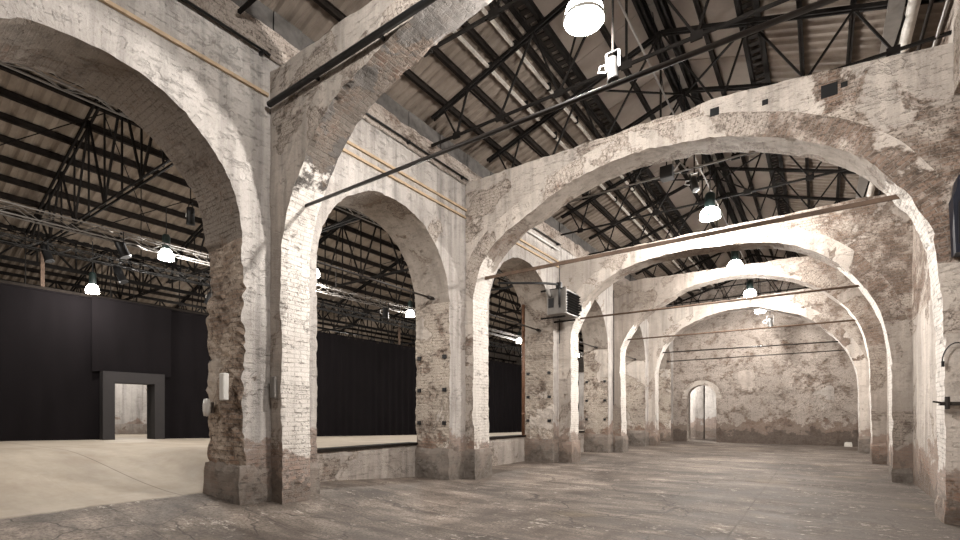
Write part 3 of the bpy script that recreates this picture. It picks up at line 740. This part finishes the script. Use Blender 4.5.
for i in range(15): MB().bar((-2.5, -3.4 + 2.2 * i + .1, 7.88), (-2.72, -3.4 + 2.2 * i + .1, 9.6), .012).build('hanger', M['steel'], r)

# ------------------------------------------------------------------ tie rods, pipes, battens
RODS = [(4.78, (-6.9, 4.93), (1.5, 4.90), 'dark', 'black iron tie rod sloping across the upper middle, in the nearest arch'),
        (10.1, (-6.95, 5.02), (1.36, 5.05), 'rust', 'brown flat iron tie bar in the second arch'),
        (15.4, (-6.85, 4.84), (1.38, 4.82), 'rust', 'thin brown tie rod in the third arch'),
        (20.68, (-6.9, 4.80), (1.3, 4.78), 'rust', 'thin tie rod in the fourth arch'),
        (25.98, (-6.9, 4.80), (1.2, 4.74), 'dark', 'thin tie rod in the farthest arch')]
for y, a, b, m, lb in RODS:
    r = thing('tie_rod', lb, 'tie rod', (a[0], y, a[1]), group='iron tie rods of the arches')
    mat = M['rod'] if m == 'dark' else M['rust']
    if y < 5: MB().tube([(a[0] - .2, y, a[1]), (b[0] + .2, y, b[1])], .027, 10).build('rod', mat, r, True)
    elif y < 11: MB().bar((a[0] - .1, y, a[1]), (b[0] + .15, y, b[1]), .03, .075).build('rod', mat, r)
    else: MB().tube([(a[0] - .2, y, a[1]), (b[0] + .2, y, b[1])], .03, 8).build('rod', mat, r, True)
    mb = MB()
    for e, s in ((a, 1), (b, -1)): mb.bar((e[0] + s * .02, y, e[1]), (e[0] + s * .16, y, e[1]), .07, .07)
    mb.build('anchor', mat, r)
r = thing('tie_rod', 'last thin tie rod, close in front of the end wall', 'tie rod', (-6.9, 29.2, 4.7), group='iron tie rods of the arches')
MB().tube([(-7.2, 29.2, 4.66), (1.7, 29.2, 4.7)], .025, 8).build('rod', M['rod'], r, True)
MB().box((-7.2, 29.14, 4.6), (-7.12, 29.26, 4.72)).build('anchor', M['rod'], r)
for k, (lo, hi, yc, hw, zs, rise) in enumerate(BAY[1:5]):
    r = thing('tie_rod', 'dark rod across the arcade arch of the %s bay of the left wall' % ('second', 'third', 'fourth', 'fifth')[k], 'tie rod', (-7.72, yc, 4.45), group='tie rods of the arcade arches')
    MB().tube([(-7.72, yc - hw - .15, 4.47), (-7.72, yc + hw + .15, 4.42)], .024, 8).build('rod', M['rod'], r, True)
    MB().tube([(-7.72, yc + hw - .22, 4.425), (-7.72, yc + hw - .05, 4.422)], .05, 8).build('turnbuckle', M['rod'], r, True)
r = thing('wall_pipe', 'thick black pipe fixed across the face of the nearest arch', 'pipe', (-7.2, 4.26, 6.48))
MB().tube([(-7.12, 4.40, 6.49), (1.7, 4.40, 6.58)], .045, 12).build('pipe', M['black'], r, True)
for x in (-6.0, -4.66, -3.2, -1.7, -.2): MB().bar((x, 4.40, 6.50), (x, 4.54, 6.50), .03, .05).build('bracket', M['black'], r)
for k, (a, b, z) in enumerate(((-3.9, 4.44, 7.29), (5.12, 9.75, 7.40), (10.45, 15.05, 7.3))):
    r = thing('wall_pipe', 'black pipe high on the arcade wall in the %s bay' % ('nearest', 'second', 'third')[k], 'pipe', (WL + .09, a, z), group='black pipes along the arcade wall')
    MB().tube([(WL + .09, a, z), (WL + .09, b, z + .02)], .02, 10).build('pipe', M['black'], r, True)
    y = a + .6
    while y < b: MB().box((WL, y, z - .03), (WL + .115, y + .04, z + .03)).build('clamp', M['black'], r); y += 1.9
for a, b, z, lb in ((-3.9, 4.44, 6.67, 'pale timber batten on the arcade wall over the nearest arcade arch'), (5.12, 9.75, 6.66, 'upper pale batten of the pair over the second arcade arch'),
                    (5.12, 9.72, 6.47, 'lower pale batten of the pair over the second arcade arch'), (10.45, 15.0, 6.72, 'upper pale batten of the pair over the third arcade arch'),
                    (10.45, 15.0, 6.55, 'lower pale batten of the pair over the third arcade arch')):
    o = MB().box((WL + .012, a, z), (WL + .055, b, z + .05)).build('wall_batten', M['wood']); tag(o, lb, 'batten', 'timber battens on the arcade wall')
r = thing('white_tube', 'slim white tube along the top of the arcade wall in the third bay', 'tube', (WL + .1, 11.5, 7.2)); MB().tube([(WL + .1, 12.2, 7.1), (WL + .1, 14.9, 7.1)], .022, 8).build('tube', M['plastic'], r, True)
mb = MB(); mb.box((WL, 12.5, 7.07), (WL + .1, 12.54, 7.13)); mb.box((WL, 14.5, 7.07), (WL + .1, 14.54, 7.13)); mb.build('clip', M['grey'], r)
r = thing('downpipe', 'brown vertical pipe at the left edge of the third pier', 'pipe', (-8.2, 14.3, .9)); MB().tube([(-8.2, 14.32, .9), (-8.2, 14.32, 5.3)], .055, 12).build('pipe', M['copper'], r, True)
for z in (1.6, 3.0, 4.4): MB().tube([(-8.2, 14.32, z), (-8.2, 14.32, z + .06)], .065, 12).build('collar', M['copper'], r, True)
for x, y, z0, z1, lb in ((-7.2, 15.03, 4.0, 6.7, 'thin dark cable down the wall corner beside the third arch'), (-7.2, 20.3, 2.0, 6.9, 'thin dark cable down the wall corner beside the fourth arch')):
    r = thing('wall_cable', lb, 'cable', (x, y, z0)); MB().tube([(x, y - .01, z0), (x + .01, y - .012, (z0 + z1) / 2), (x, y - .01, z1)], .014, 6).build('cable', M['black'], r)
    MB().box((x - .03, y - .03, z0 + 1), (x + .03, y + .03, z0 + 1.04)).build('clip', M['grey'], r)

# fan heater by the third pier
r = thing('fan_heater', 'grey box heater with louvred front hung beside the third pier', 'heater', (-6.75, 14.3, 4.72))
hb = MB(); hb.box((-7.05, 13.82, 4.74), (-6.44, 14.88, 5.52)); o = hb.build('casing', M['grey'], r)
bm_ = o.modifiers.new('bevel', 'BEVEL'); bm_.width = .02; bm_.segments = 2
MB().box((-6.455, 13.86, 4.78), (-6.43, 14.84, 5.48)).build('grille_backing', M['black'], r)
for i in range(8):
    z = 4.81 + i * .083
    MB().bar((-6.40, 13.86, z), (-6.40, 14.84, z), .09, .012, (-.5, 0, 1)).build('louvre', M['steel'], r)
MB().box((-6.47, 13.80, 4.73), (-6.40, 13.85, 5.53)).build('front_rim', M['alu'], r)
MB().box((-7.0, 13.80, 4.95), (-6.82, 13.825, 5.25)).build('burner_recess', M['black'], r)
MB().box((-6.64, 13.795, 4.92), (-6.59, 13.825, 5.45)).build('slot', M['black'], r)
MB().tube([(-6.93, 13.79, 5.3), (-6.93, 13.65, 5.38), (-6.93, 13.6, 5.5)], .06, 10).build('flue_elbow', M['alu'], r, True)
for z in (4.68, 5.56): MB().box((-7.35, 13.95, z - .03), (-6.5, 14.0, z + .02)).build('bracket', M['steel'], r)
for z in (4.68, 5.56): MB().box((-7.35, 14.7, z - .03), (-6.5, 14.75, z + .02)).build('bracket', M['steel'], r)
r = thing('gas_pipe', 'black pipe with an elbow running from the arcade arch to the grey heater', 'pipe', (-7.6, 12.5, 5.6))
MB().tube([(-7.65, 11.9, 5.42), (-6.85, 13.3, 5.60), (-6.66, 13.66, 5.62), (-6.60, 13.74, 5.58), (-6.60, 13.76, 5.4), (-6.6, 13.76, 5.0)], .035, 10).build('pipe', M['black'], r, True)
MB().box((-6.68, 13.68, 5.5), (-6.52, 13.80, 5.68)).build('valve', M['black'], r)

# small things on the piers
o = MB().box((-7.60, 3.86, 1.82), (-7.47, 3.95, 2.24)).build('wall_sensor', M['plastic']); tag(o, 'slim white upright box on the broken brick jamb of the nearest pier', 'box')
o.modifiers.new('bevel', 'BEVEL').width = .012
r = thing('switch', 'small white rounded switch at the far left edge of the nearest pier', 'switch', (-8.25, 3.9, 1.6)); MB().lathe((-8.10, 3.92, 1.57), [(0, 0), (.045, .01), (.06, .1), (.06, .2), (.045, .28), (0, .29)], 14).build('cover', M['plastic'], r, True)
MB().box((-8.13, 3.93, 1.62), (-8.07, 4.02, 1.8)).build('base', M['grey'], r)
o = MB().box((-7.16, 4.43, 1.86), (-7.03, 4.475, 2.2)).build('junction_box', M['grey']); tag(o, 'faint grey junction box on the inner corner of the nearest pier', 'box')
o.modifiers.new('bevel', 'BEVEL').width = .01
o = MB().box((-6.86, 25.66, 1.3), (-6.85, 26.0, 1.66)).build('paper_notice', M['plastic']); tag(o, 'white sheet of paper on the fifth pier far down the nave', 'notice'); 
o = rough_block(MB(), (1.02, 30.3, 0), (1.33, 30.6, .22), .08, .01).build('stone_block', M['whitep']); tag(o, 'small pale block on the floor at the foot of the end wall', 'block')
r = thing('wall_cabinet', 'dark navy box hung at the right edge, wider below than on top', 'cabinet', (1.66, 9.55, 3.9))
hb = MB(); k = 0
prof2 = [(3.88, 1.575), (4.68, 1.545), (4.76, 1.575), (4.96, 1.60), (4.98, 1.64)]
for z, x in prof2: hb.v += [(x, 9.45, z), (1.77, 9.45, z), (1.77, 9.74, z), (x, 9.74, z)]
for i in range(len(prof2) - 1):
    for j in range(4): hb.f.append((4 * i + j, 4 * i + (j + 1) % 4, 4 * i + 4 + (j + 1) % 4, 4 * i + 4 + j))
hb.f.append((3, 2, 1, 0)); t = 4 * (len(prof2) - 1); hb.f.append((t, t + 1, t + 2, t + 3))
hb.build('case', M['navy'], r); MB().box((1.60, 9.44, 4.0), (1.75, 9.452, 4.6)).build('front_panel', M['black'], r)
r = thing('wall_anchor', 'rusty iron anchor plate on the right pier of the second arch', 'anchor', (1.5, 9.7, 1.75))
MB().box((1.44, 9.66, 1.735), (1.70, 9.76, 1.785)).build('plate', M['rod'], r); MB().tube([(1.52, 9.66, 1.68), (1.52, 9.66, 1.86)], .03, 8).build('bolt', M['rod'], r)
MB().bar((1.36, 9.64, 1.79), (1.52, 9.66, 1.76), .03, .025).build('pin', M['rod'], r)
r = thing('wall_cable', 'dark looped cable on the right pier of the second arch', 'cable', (1.56, 9.7, 2.4))
MB().tube([(1.47 + .16 - .16 * math.cos(t), 9.70, 2.36 + .28 * math.sin(t)) for t in [PI * .75 * i / 10 for i in range(11)]], .009, 6).build('loop', M['black'], r)
MB().box((1.465, 9.69, 2.30), (1.495, 9.75, 2.38)).build('clip', M['black'], r)

# ------------------------------------------------------------------ lamps
def lamp(loc, label, power, hang, big=True, group='bell lamps hanging over the nave'):
    x, y, z = loc
    r = thing('pendant_lamp', label, 'lamp', loc, group=group)
    R = .245 if big else .18
    MB().lathe(loc, [(R, -.02), (R * .99, .05), (R * .90, .13), (R * .70, .20), (R * .44, .24)], 28).build('reflector', M['bulb'] if big else M['bulbs'], r, True)
    MB().lathe(loc, [(R * .46, .225), (R * .52, .30), (R * .52, .56), (R * .36, .62), (0, .63)], 20).build('ballast_housing', M['green'], r, True)
    MB().lathe(loc, [(R, -.03), (R + .015, -.02), (R + .015, .0), (R, .01), (R - .01, -.01), (R, -.03)], 28).build('rim', M['alu'], r, True)
    MB().lathe(loc, [(R * .30, .23), (R * .34, .12), (R * .26, .0), (0, -.01)], 16).build('lamp_core', M['green'], r, True)
    MB().tube([(x, y, z + .62), (x, y, hang)], .012, 6).build('suspension', M['black'], r)
    L = bpy.data.lights.new('lamp_light', 'POINT'); L.energy = power; L.shadow_soft_size = .11; L.color = (1., .955, .895)
    lo = bpy.data.objects.new('lamp_light', L); COL.objects.link(lo); lo.location = (x, y, z - .13)
NL = 800.
LX = -2.4
lamp((-2.6, 2.7, 7.0), 'bell lamp hanging before the nearest arch, above the top of the photo', NL * .42, 8.4)
lamp((-2.42, 5.75, 6.56), 'large glowing bell lamp at the top of the photo, right of centre', NL, 7.9)
lamp((-2.30, 13.6, 6.66), 'glowing lamp in front of the third arch, second down the nave', NL, 8.1)
lamp((LX, 18.9, 6.7), 'glowing lamp third down the nave, before the fourth arch', NL, 8.2, group='bell lamps hanging over the nave')
lamp((LX, 23.3, 6.62), 'glowing lamp fourth down the nave, before the farthest arch', NL * .75, 8.2)
lamp((LX, 27.6, 6.66), 'glowing lamp nearest the end wall, last in the row', NL * .6, 8.2)

def spot(loc, label, hang, tilt=(0, 0), s=1., group=None, mat=None):
    x, y, z = loc; mat = mat or M['black']
    r = thing('spotlight', label, 'spotlight', loc, group=group)
    d = Vector((tilt[0], tilt[1], -1)).normalized(); p = Vector(loc)
    MB().tube([p - d * .20 * s, p - d * .17 * s, p - d * .05 * s, p + d * .02 * s, p + d * .20 * s, p + d * .22 * s], [.05 * s, .085 * s, .09 * s, .085 * s, .095 * s, .105 * s], 16).build('can', mat, r, True)
    MB().tube([p + d * .215 * s, p + d * .225 * s], .085 * s, 16).build('lens', M['reveal'], r)
    yk = MB()
    for sx in (-1, 1): yk.bar((x + sx * .11 * s, y, z), (x + sx * .11 * s, y, z + .28 * s), .012, .03)
    yk.bar((x - .115 * s, y, z + .28 * s), (x + .115 * s, y, z + .28 * s), .03, .012); yk.build('yoke', mat, r)
    MB().tube([(x, y, z + .28 * s), (x, y, hang)], .016, 6).build('hanger', M['steel'], r)
    MB().tube([(x - .1 * s, y, z + .1 * s), (x - .22 * s, y, z + .12 * s), (x - .25 * s, y, z + .03 * s), (x - .12 * s, y, z - .02 * s)], .009, 6).build('cable', M['plastic'], r)
spot((-2.24, 6.28, 6.17), 'dark spotlight can with a white cable hanging right below the top lamp', 7.88, (.08, -.1), .78, 'spotlights over the nave', M['can'])
spot((-2.05, 28.6, 6.25), 'spotlight can added beside the last lamp for its shadow on the end wall', 8.2, (.1, .2), 1.3, 'spotlights over the nave', M['can'])  # added, placed so that its shadow falls on the end wall
spot((-2.42, 12.3, 7.05), 'spotlight can on the bar above the second lamp', 7.85, (.2, -.2), .85, 'spotlights over the nave', M['can'])
r = thing('dimmer_box', 'black box clamped to the bar left of the second lamp', 'box', (-2.75, 11.3, 7.0)); MB().box((-2.92, 11.2, 6.85), (-2.66, 11.42, 7.12)).build('case', M['black'], r)
MB().bar((-2.8, 11.3, 7.1), (-2.8, 11.3, 7.9), .02).build('hanger', M['steel'], r)
MB().tube([(-2.66, 11.3, 7.0), (-2.5, 11.25, 7.12), (-2.38, 11.3, 6.95)], .02, 8).build('clamp', M['alu'], r)
r = thing('light_bar', 'thin horizontal bar carrying the spotlight above the second lamp', 'bar', (-2.6, 12.3, 7.45)); MB().tube([(-5.6, 12.3, 7.42), (-.9, 12.3, 7.42)], .022, 8).build('bar', M['alu'], r, True)
for x in (-5.0, -2.9, -1.2): MB().bar((x, 12.3, 7.42), (x, 12.3, 9.0), .012).build('hanger', M['steel'], r)

# ------------------------------------------------------------------ side hall
HR = [(-8.0, -23.0), (-23.0, -38.0)]
def hz(x, lo, hi, e=8.0): return e + .33 * (min(abs(x - lo), abs(x - hi)))
hc = thing('ceiling_hall', 'pitched sheet roof of the side hall on the left', 'roof', (-15.5, 15, 9), kind='structure')
for (a, b) in HR:
    m = (a + b) / 2
    zf = lambda x, a=a, b=b: hz(x, a, b)
    corrugated('corrugated_slope', a, m, -6, 50, zf, M['hallsheet'], hc, .34, .05, 6)
    corrugated('corrugated_slope', m, b, -6, 50, zf, M['hallsheet'], hc, .34, .05, 6)
wf = wall_grid('wall_hall', lambda a, b: (-38., a, b), -6, 50, 0, 8.4, 1., M['far']); tag(wf, 'dim far wall of the side hall', 'wall', kind='structure')
wf = wall_grid('wall_hall_end', lambda a, b: (a, 50., b), -38, -7, 0, 10.6, 1., M['far']); tag(wf, 'dim end wall of the side hall', 'wall', kind='structure')
wf = wall_grid('wall_hall_near', lambda a, b: (a, -6., b), -38, -7, 0, 10.6, 1., M['far']); tag(wf, 'near end wall of the side hall', 'wall', kind='structure')
def hall_purlin(x, z, lb, w=.11, h=.18, mat=None):
    along('hall_purlin', lb, 'purlin', x, z, w, h, mat or M['steel2'], -5.8, 49.8, 'purlins of the side hall roof')
words = ['first', 'second', 'third', 'fourth', 'fifth', 'sixth', 'seventh', 'eighth', 'ninth', 'tenth']
i = 0
for x in (-14.2, -16.3, -17.1, -17.9, -18.7, -19.5, -20.3, -21.1, -21.9):
    hall_purlin(x, hz(x, -8, -23) - .12, 'dark purlin of the side hall roof, %s from its ridge%s' % (words[max(0, i - 1)], ' on the near slope' if i == 0 else ' on the far slope')); i += 1
i = 0
for x in (-26, -28.5, -32, -34, -36):
    hall_purlin(x, hz(x, -23, -38) - .12, 'dim purlin of the farther hall roof above the curtains, %s one' % words[i]); i += 1
along('ridge_beam', 'thick dark ridge beam of the side hall', 'beam', -15.5, hz(-15.5, -8, -23) - .25, .22, .4, M['steel'], -5.8, 49.8)
for gx, z0, z1, lb in ((-22.8, 6.9, 8.1, 'deep dark lattice girder along the valley of the hall roof'), (-29.5, 6.4, 7.9, 'lattice girder of the farther hall seen above the curtains'), (-25.8, 5.6, 6.8, 'lower lattice girder behind the curtain top')):
    r = thing('lattice_girder', lb, 'girder', (gx, 10, z0), group='lattice girders of the side hall')
    MB().box((gx - .08, -5.8, z1 - .12), (gx + .08, 49.8, z1)).build('chord', M['steel'], r); MB().box((gx - .08, -5.8, z0), (gx + .08, 49.8, z0 + .12)).build('chord', M['steel'], r)
    mb = MB(); y = -5.8; u = 0
    while y < 48.6:
        mb.bar((gx, y, z0 if u else z1), (gx, y + 1.1, z1 if u else z0), .06, .06); mb.bar((gx, y + 1.1, z0), (gx, y + 1.1, z1), .05, .05); y += 1.1; u ^= 1
    mb.build('lacing', M['steel'], r)
def hall_truss(y, label, a, b, grp):
    m = (a + b) / 2; r = thing('hall_truss', label, 'truss', (m, y, 7.2), group=grp)
    TZ = 7.15; zf = lambda x: hz(x, a, b) - .22
    for e in (a - .3, b + .3):
        mb = MB()
        for o in (-.06, .06): mb.bar((e, y + o, zf(e)), (m, y + o, zf(m)), .045, .09)
        mb.build('rafter', M['steel'], r)
    mb = MB()
    for o in (-.06, .06): mb.bar((a - .3, y + o, TZ), (b + .3, y + o, TZ), .03, .05)
    mb.build('bottom_chord', M['steel'], r)
    N = 12; L = (b + .6 - a)
    for i in range(N):
        x0 = a - .3 + L * i / N; x1 = a - .3 + L * (i + 1) / N
        if i % 2 == 0: MB().bar((x0, y, TZ), (x1, y, zf(x1)), .05, .05).build('strut', M['steel'], r)
        else: MB().bar((x0, y, zf(x0)), (x1, y, TZ), .05, .05).build('strut', M['steel'], r)
        if i: MB().bar((x0, y, TZ), (x0, y, zf(x0)), .04, .04).build('post', M['steel'], r)
    return r
for i, y in enumerate((.5, 4.9, 9.3, 13.7, 18.1, 22.5, 26.9, 33.5)):
    hall_truss(y, 'dark steel truss of the side hall roof, %s from the camera' % words[i], -8.3, -22.8, 'trusses of the side hall roof')
for i, y in enumerate((4., 9.5, 15., 20.5, 28.)):
    hall_truss(y, 'dim truss of the farther hall behind the curtains, %s from the camera' % words[i], -23.2, -37.8, 'trusses of the farther hall')
# wind bracing in the hall roof (long crossed rods)
for i, (y0, y1) in enumerate(((.5, 4.9), (4.9, 9.3), (9.3, 13.7), (13.7, 18.1))):
    r = thing('hall_brace', 'crossed rods below the side hall roof in its %s bay' % words[i], 'brace', (-18, y0, 8), group='crossed rods of the side hall roof')
    MB().tube([(-15.6, y0, 9.6), (-22.5, y1, 7.4)], .014, 6).build('brace_rod', M['steel'], r); MB().tube([(-15.6, y1, 9.6), (-22.5, y0, 7.4)], .014, 6).build('brace_rod', M['steel'], r)

def box_truss(x, z, y0, y1, s, label, mat):
    r = thing('lighting_truss', label, 'truss', (x, y0, z), group='aluminium lighting trusses in the side hall')
    for dx in (-s / 2, s / 2):
        for dz in (-s / 2, s / 2): MB().tube([(x + dx, y0, z + dz), (x + dx, y1, z + dz)], .016, 8).build('chord', mat, r, True)
    mb = MB(); y = y0; u = 0
    while y < y1 - .36:
        for dx in (-s / 2, s / 2): mb.bar((x + dx, y, z + (s / 2 if u else -s / 2)), (x + dx, y + .36, z + (-s / 2 if u else s / 2)), .011)
        for dz in (-s / 2, s / 2): mb.bar((x + (s / 2 if u else -s / 2), y, z + dz), (x + (-s / 2 if u else s / 2), y + .36, z + dz), .011)
        y += .36; u ^= 1
    mb.build('bracing', mat, r)
    mb = MB(); y = y0 + 2
    while y < y1: mb.bar((x, y, z), (x, y, hz(x, -8, -23) - .2), .02); y += 4.4
    mb.build('hanger', M['steel'], r)
box_truss(-14.0, 5.92, -4, 36, .22, 'bright aluminium lighting truss carrying the glaring lamp', M['alu'])
box_truss(-18.4, 6.45, -4, 36, .22, 'second lighting truss, dim, farther back before the curtains', M['can'])
box_truss(-9.5, 6.72, -4, 36, .2, 'aluminium truss close behind the crowns of the arcade arches', M['alu'])
r = thing('curtain_track', 'pale track rail along the top of the black curtains', 'rail', (-20.05, -5, 5.6)); MB().box((-20.12, -5.5, 5.52), (-20.02, 49, 5.62)).build('rail', M['steel2'], r)
mb = MB()
for i in range(24): mb.bar((-20.07, -4.5 + 2.2 * i, 5.6), (-20.07, -4.5 + 2.2 * i, 7.2), .025)
mb.build('hanger', M['steel'], r)
for i, (y, x) in enumerate(((4.75, -20.3), (20.8, -20.3))):
    r = thing('steel_post', ('reddish brown post rising above the curtain left of the hall lamps', 'reddish post above the curtain seen through the second arcade arch')[i], 'post', (x, y, 5)); MB().bar((x, y, .3), (x, y, 6.9), .1).build('shaft', M['rust'], r); MB().box((x - .12, y - .12, 6.9), (x + .12, y + .12, 6.94)).build('cap', M['rust'], r)

# curtains
def curtain(name, y0, y1, z0f, z1, x, label, seed, amp=.055, folds=.42):
    n = int((y1 - y0) / .045); rows = 9; v = []; f = []
    for i in range(n + 1):
        y = y0 + (y1 - y0) * i / n
        ph = 2 * PI * y / folds + 2.2 * nz((y, seed, 0), .7)
        for j in range(rows + 1):
            t = j / rows; z = z0f(y) * (1 - t) + z1 * t
            a = amp * (1 - .45 * t) * (.35 + .9 * abs(nz((y, seed, 3), .35)))
            v.append((x + a * math.sin(ph) + .03 * nz((y, z, seed), .6), y, z))
    for i in range(n):
        for j in range(rows):
            t = i * (rows + 1) + j; f.append((t, t + rows + 1, t + rows + 2, t + 1))
    r = thing(name, label, 'curtain', (x, y0, 0), group='black curtains in the side hall')
    link('drape', v, f, M['curtain'], r, smooth=True)
    mb = MB(); mb.tube([(x, y0 + .02, z1), (x, y1 - .02, z1)], .03, 8); mb.build('hem_tube', M['curtain'], r)
    return r
zc = lambda y: zcur(y) + .005
curtain('stage_curtain', -5.5, -.3, zc, 5.53, -20., 'black curtain at the far left edge of the side hall', 1, .04)
curtain('stage_curtain', -.55, 6.35, zc, 5.5, -20., 'wide smooth black curtain left of the doorway portal', 2, .025, .6)
curtain('stage_curtain', 5.9, 8.3, lambda y: 3.02 + .05 * math.sin(y * 2.2), 5.52, -19.82, 'short black curtain hung just above the doorway portal', 3, .025, .8)
curtain('stage_curtain', 7.8, 12.7, zc, 5.52, -20., 'smooth black curtain right of the doorway portal', 4, .03, .6)
curtain('stage_curtain', 12.45, 18.7, zc, 5.62, -20., 'black curtain seen at the left in the second arcade arch', 5, .05, .5)
curtain('stage_curtain', 18.4, 26., zc, 5.62, -20., 'gathered black curtain seen at the right in the second arcade arch', 6, .13, .5)
curtain('stage_curtain', 25.6, 48.5, zc, 5.6, -20., 'long black curtain seen through the third and fourth arcade arches', 7, .1, .7)

# portal in the curtains: charcoal frame with deep black sides
r = thing('portal_frame', 'charcoal box portal with an open doorway in the black curtains', 'portal', (-19.8, 7.2, .75))
zb = zcur(7.2) - .02
MB().box((-19.9, 6.13, zb), (-19.6, 6.47, 3.06)).build('side_panel', M['portal'], r); MB().box((-19.9, 7.68, zb), (-19.6, 8.0, 3.06)).build('side_panel', M['portal'], r)
MB().box((-19.9, 6.47, 2.69), (-19.6, 7.68, 3.06)).build('header', M['portal'], r)
MB().box((-20.27, 6.41, zb), (-19.9, 6.47, 2.69)).build('reveal', M['reveal'], r); MB().box((-20.27, 7.68, zb), (-19.9, 7.74, 2.69)).build('reveal', M['reveal'], r); MB().box((-20.27, 6.41, 2.69), (-19.9, 7.74, 2.75)).build('soffit_board', M['reveal'], r)
wbk = wall_grid('wall_backroom', lambda a, b: (-27., a, b), 2, 20, .3, 5.2, .3, M['arcade']); tag(wbk, 'pale stained wall of the room behind the portal', 'wall', kind='structure')
mb = rough_block(MB(), (-27.05, 2, .3), (-26.96, 20, 1.15), .3, .02); box_uv(mb.build('stained_base', M['patch'], wbk))

# hall lamps
HP = 420.
HG = 'bell lamps hanging in the side hall'
lamp((-14.0, 5.75, 5.68), 'glaring lamp on the lighting truss seen through the nearest arcade arch', HP, 7.0, False, HG)
lamp((-18.6, 5.55, 5.42), 'smaller lamp low before the curtain, left of the nearest pier', HP * .5, 7.0, False, HG)
lamp((-14.0, 15.0, 5.72), 'lamp on the truss seen at the right of the second arcade arch', HP, 7.0, False, HG)
lamp((-12.0, -1.5, 6.2), 'unseen hall lamp added behind the left edge of the arcade', HP, 8.5, False, HG)  # out of view, added to brighten the hall floor
lamp((-14.0, 24.0, 5.7), 'hall lamp behind the third arcade arch', HP, 7.0, False, HG)
lamp((-14.0, 10.3, 6.3), 'unseen hall lamp added behind the second pier', HP * .8, 8.5, False, HG)  # also out of view, added as extra light for the hall
lamp((-14.0, 32.0, 5.7), 'hall lamp behind the fourth arcade arch', HP * .6, 7.0, False, HG)
lamp((-29.0, 14.86, 6.9), 'distant lamp just above the curtain at the left of the second arcade arch', 700., 8.5, False, HG)
lamp((-31.0, 26.0, 6.9), 'distant lamp in the farther hall behind the curtains', 600., 8.5, False, HG)
lamp((-24.0, 8.6, 4.6), 'unseen lamp added to light the room behind the portal', 420., 7.5, False, HG)  # added source that lights the wall behind the portal
lamp((-8.6, 33.8, 4.2), 'unseen lamp added to brighten the room beyond the end doorway', 800., 6., False, HG)  # added to brighten the pillars and wall past the doorway
SG = 'spotlights in the side hall'
spot((-14.0, 6.35, 7.0), 'black spotlight above the lighting truss beside the broken pier', 9.0, (-.2, .1), 1.1, SG)
spot((-14.0, 4.75, 5.7), 'black spotlight below the truss left of the glaring lamp', 6.0, (.3, .3), 1.2, SG)
spot((-18.4, 6.2, 6.1), 'spotlight on the second truss above the small hall lamp', 6.5, (.4, .3), 1.3, SG)
spot((-18.4, 4.4, 6.3), 'spotlight on the second truss at the far left', 6.6, (.3, .2), 1.2, SG)
spot((-18.4, 9.0, 5.9), 'spotlight near the curtain top beside the broken pier', 6.5, (-.2, -.3), 1.1, SG)
spot((-14.0, 13.6, 5.6), 'black spotlight under the truss in the second arcade arch', 6.1, (.3, -.3), 1.3, SG)

SC.cycles.denoising_prefilter = 'NONE'; SC.cycles.sample_clamp_indirect = 3.
# ------------------------------------------------------------------ world, camera
w = bpy.data.worlds.new('World'); SC.world = w; w.use_nodes = True
w.node_tree.nodes['Background'].inputs[0].default_value = (.75, .68, .62, 1); w.node_tree.nodes['Background'].inputs[1].default_value = .06
cam = bpy.data.cameras.new('camera'); co = bpy.data.objects.new('camera', cam); COL.objects.link(co)
cam.sensor_width = 36; cam.lens = 487. / 960. * 36; cam.shift_y = (414.6 - 270.) / 960.
cam.clip_start = .05; cam.clip_end = 200
co.location = (0, 0, 1.6); co.rotation_euler = (PI / 2, 0, math.radians(34.88))
SC.camera = co
vs_ = SC.view_settings; vs_.view_transform = 'Standard'; vs_.look = 'None'; vs_.gamma = 1; vs_.use_curve_mapping = False; vs_.exposure = .72
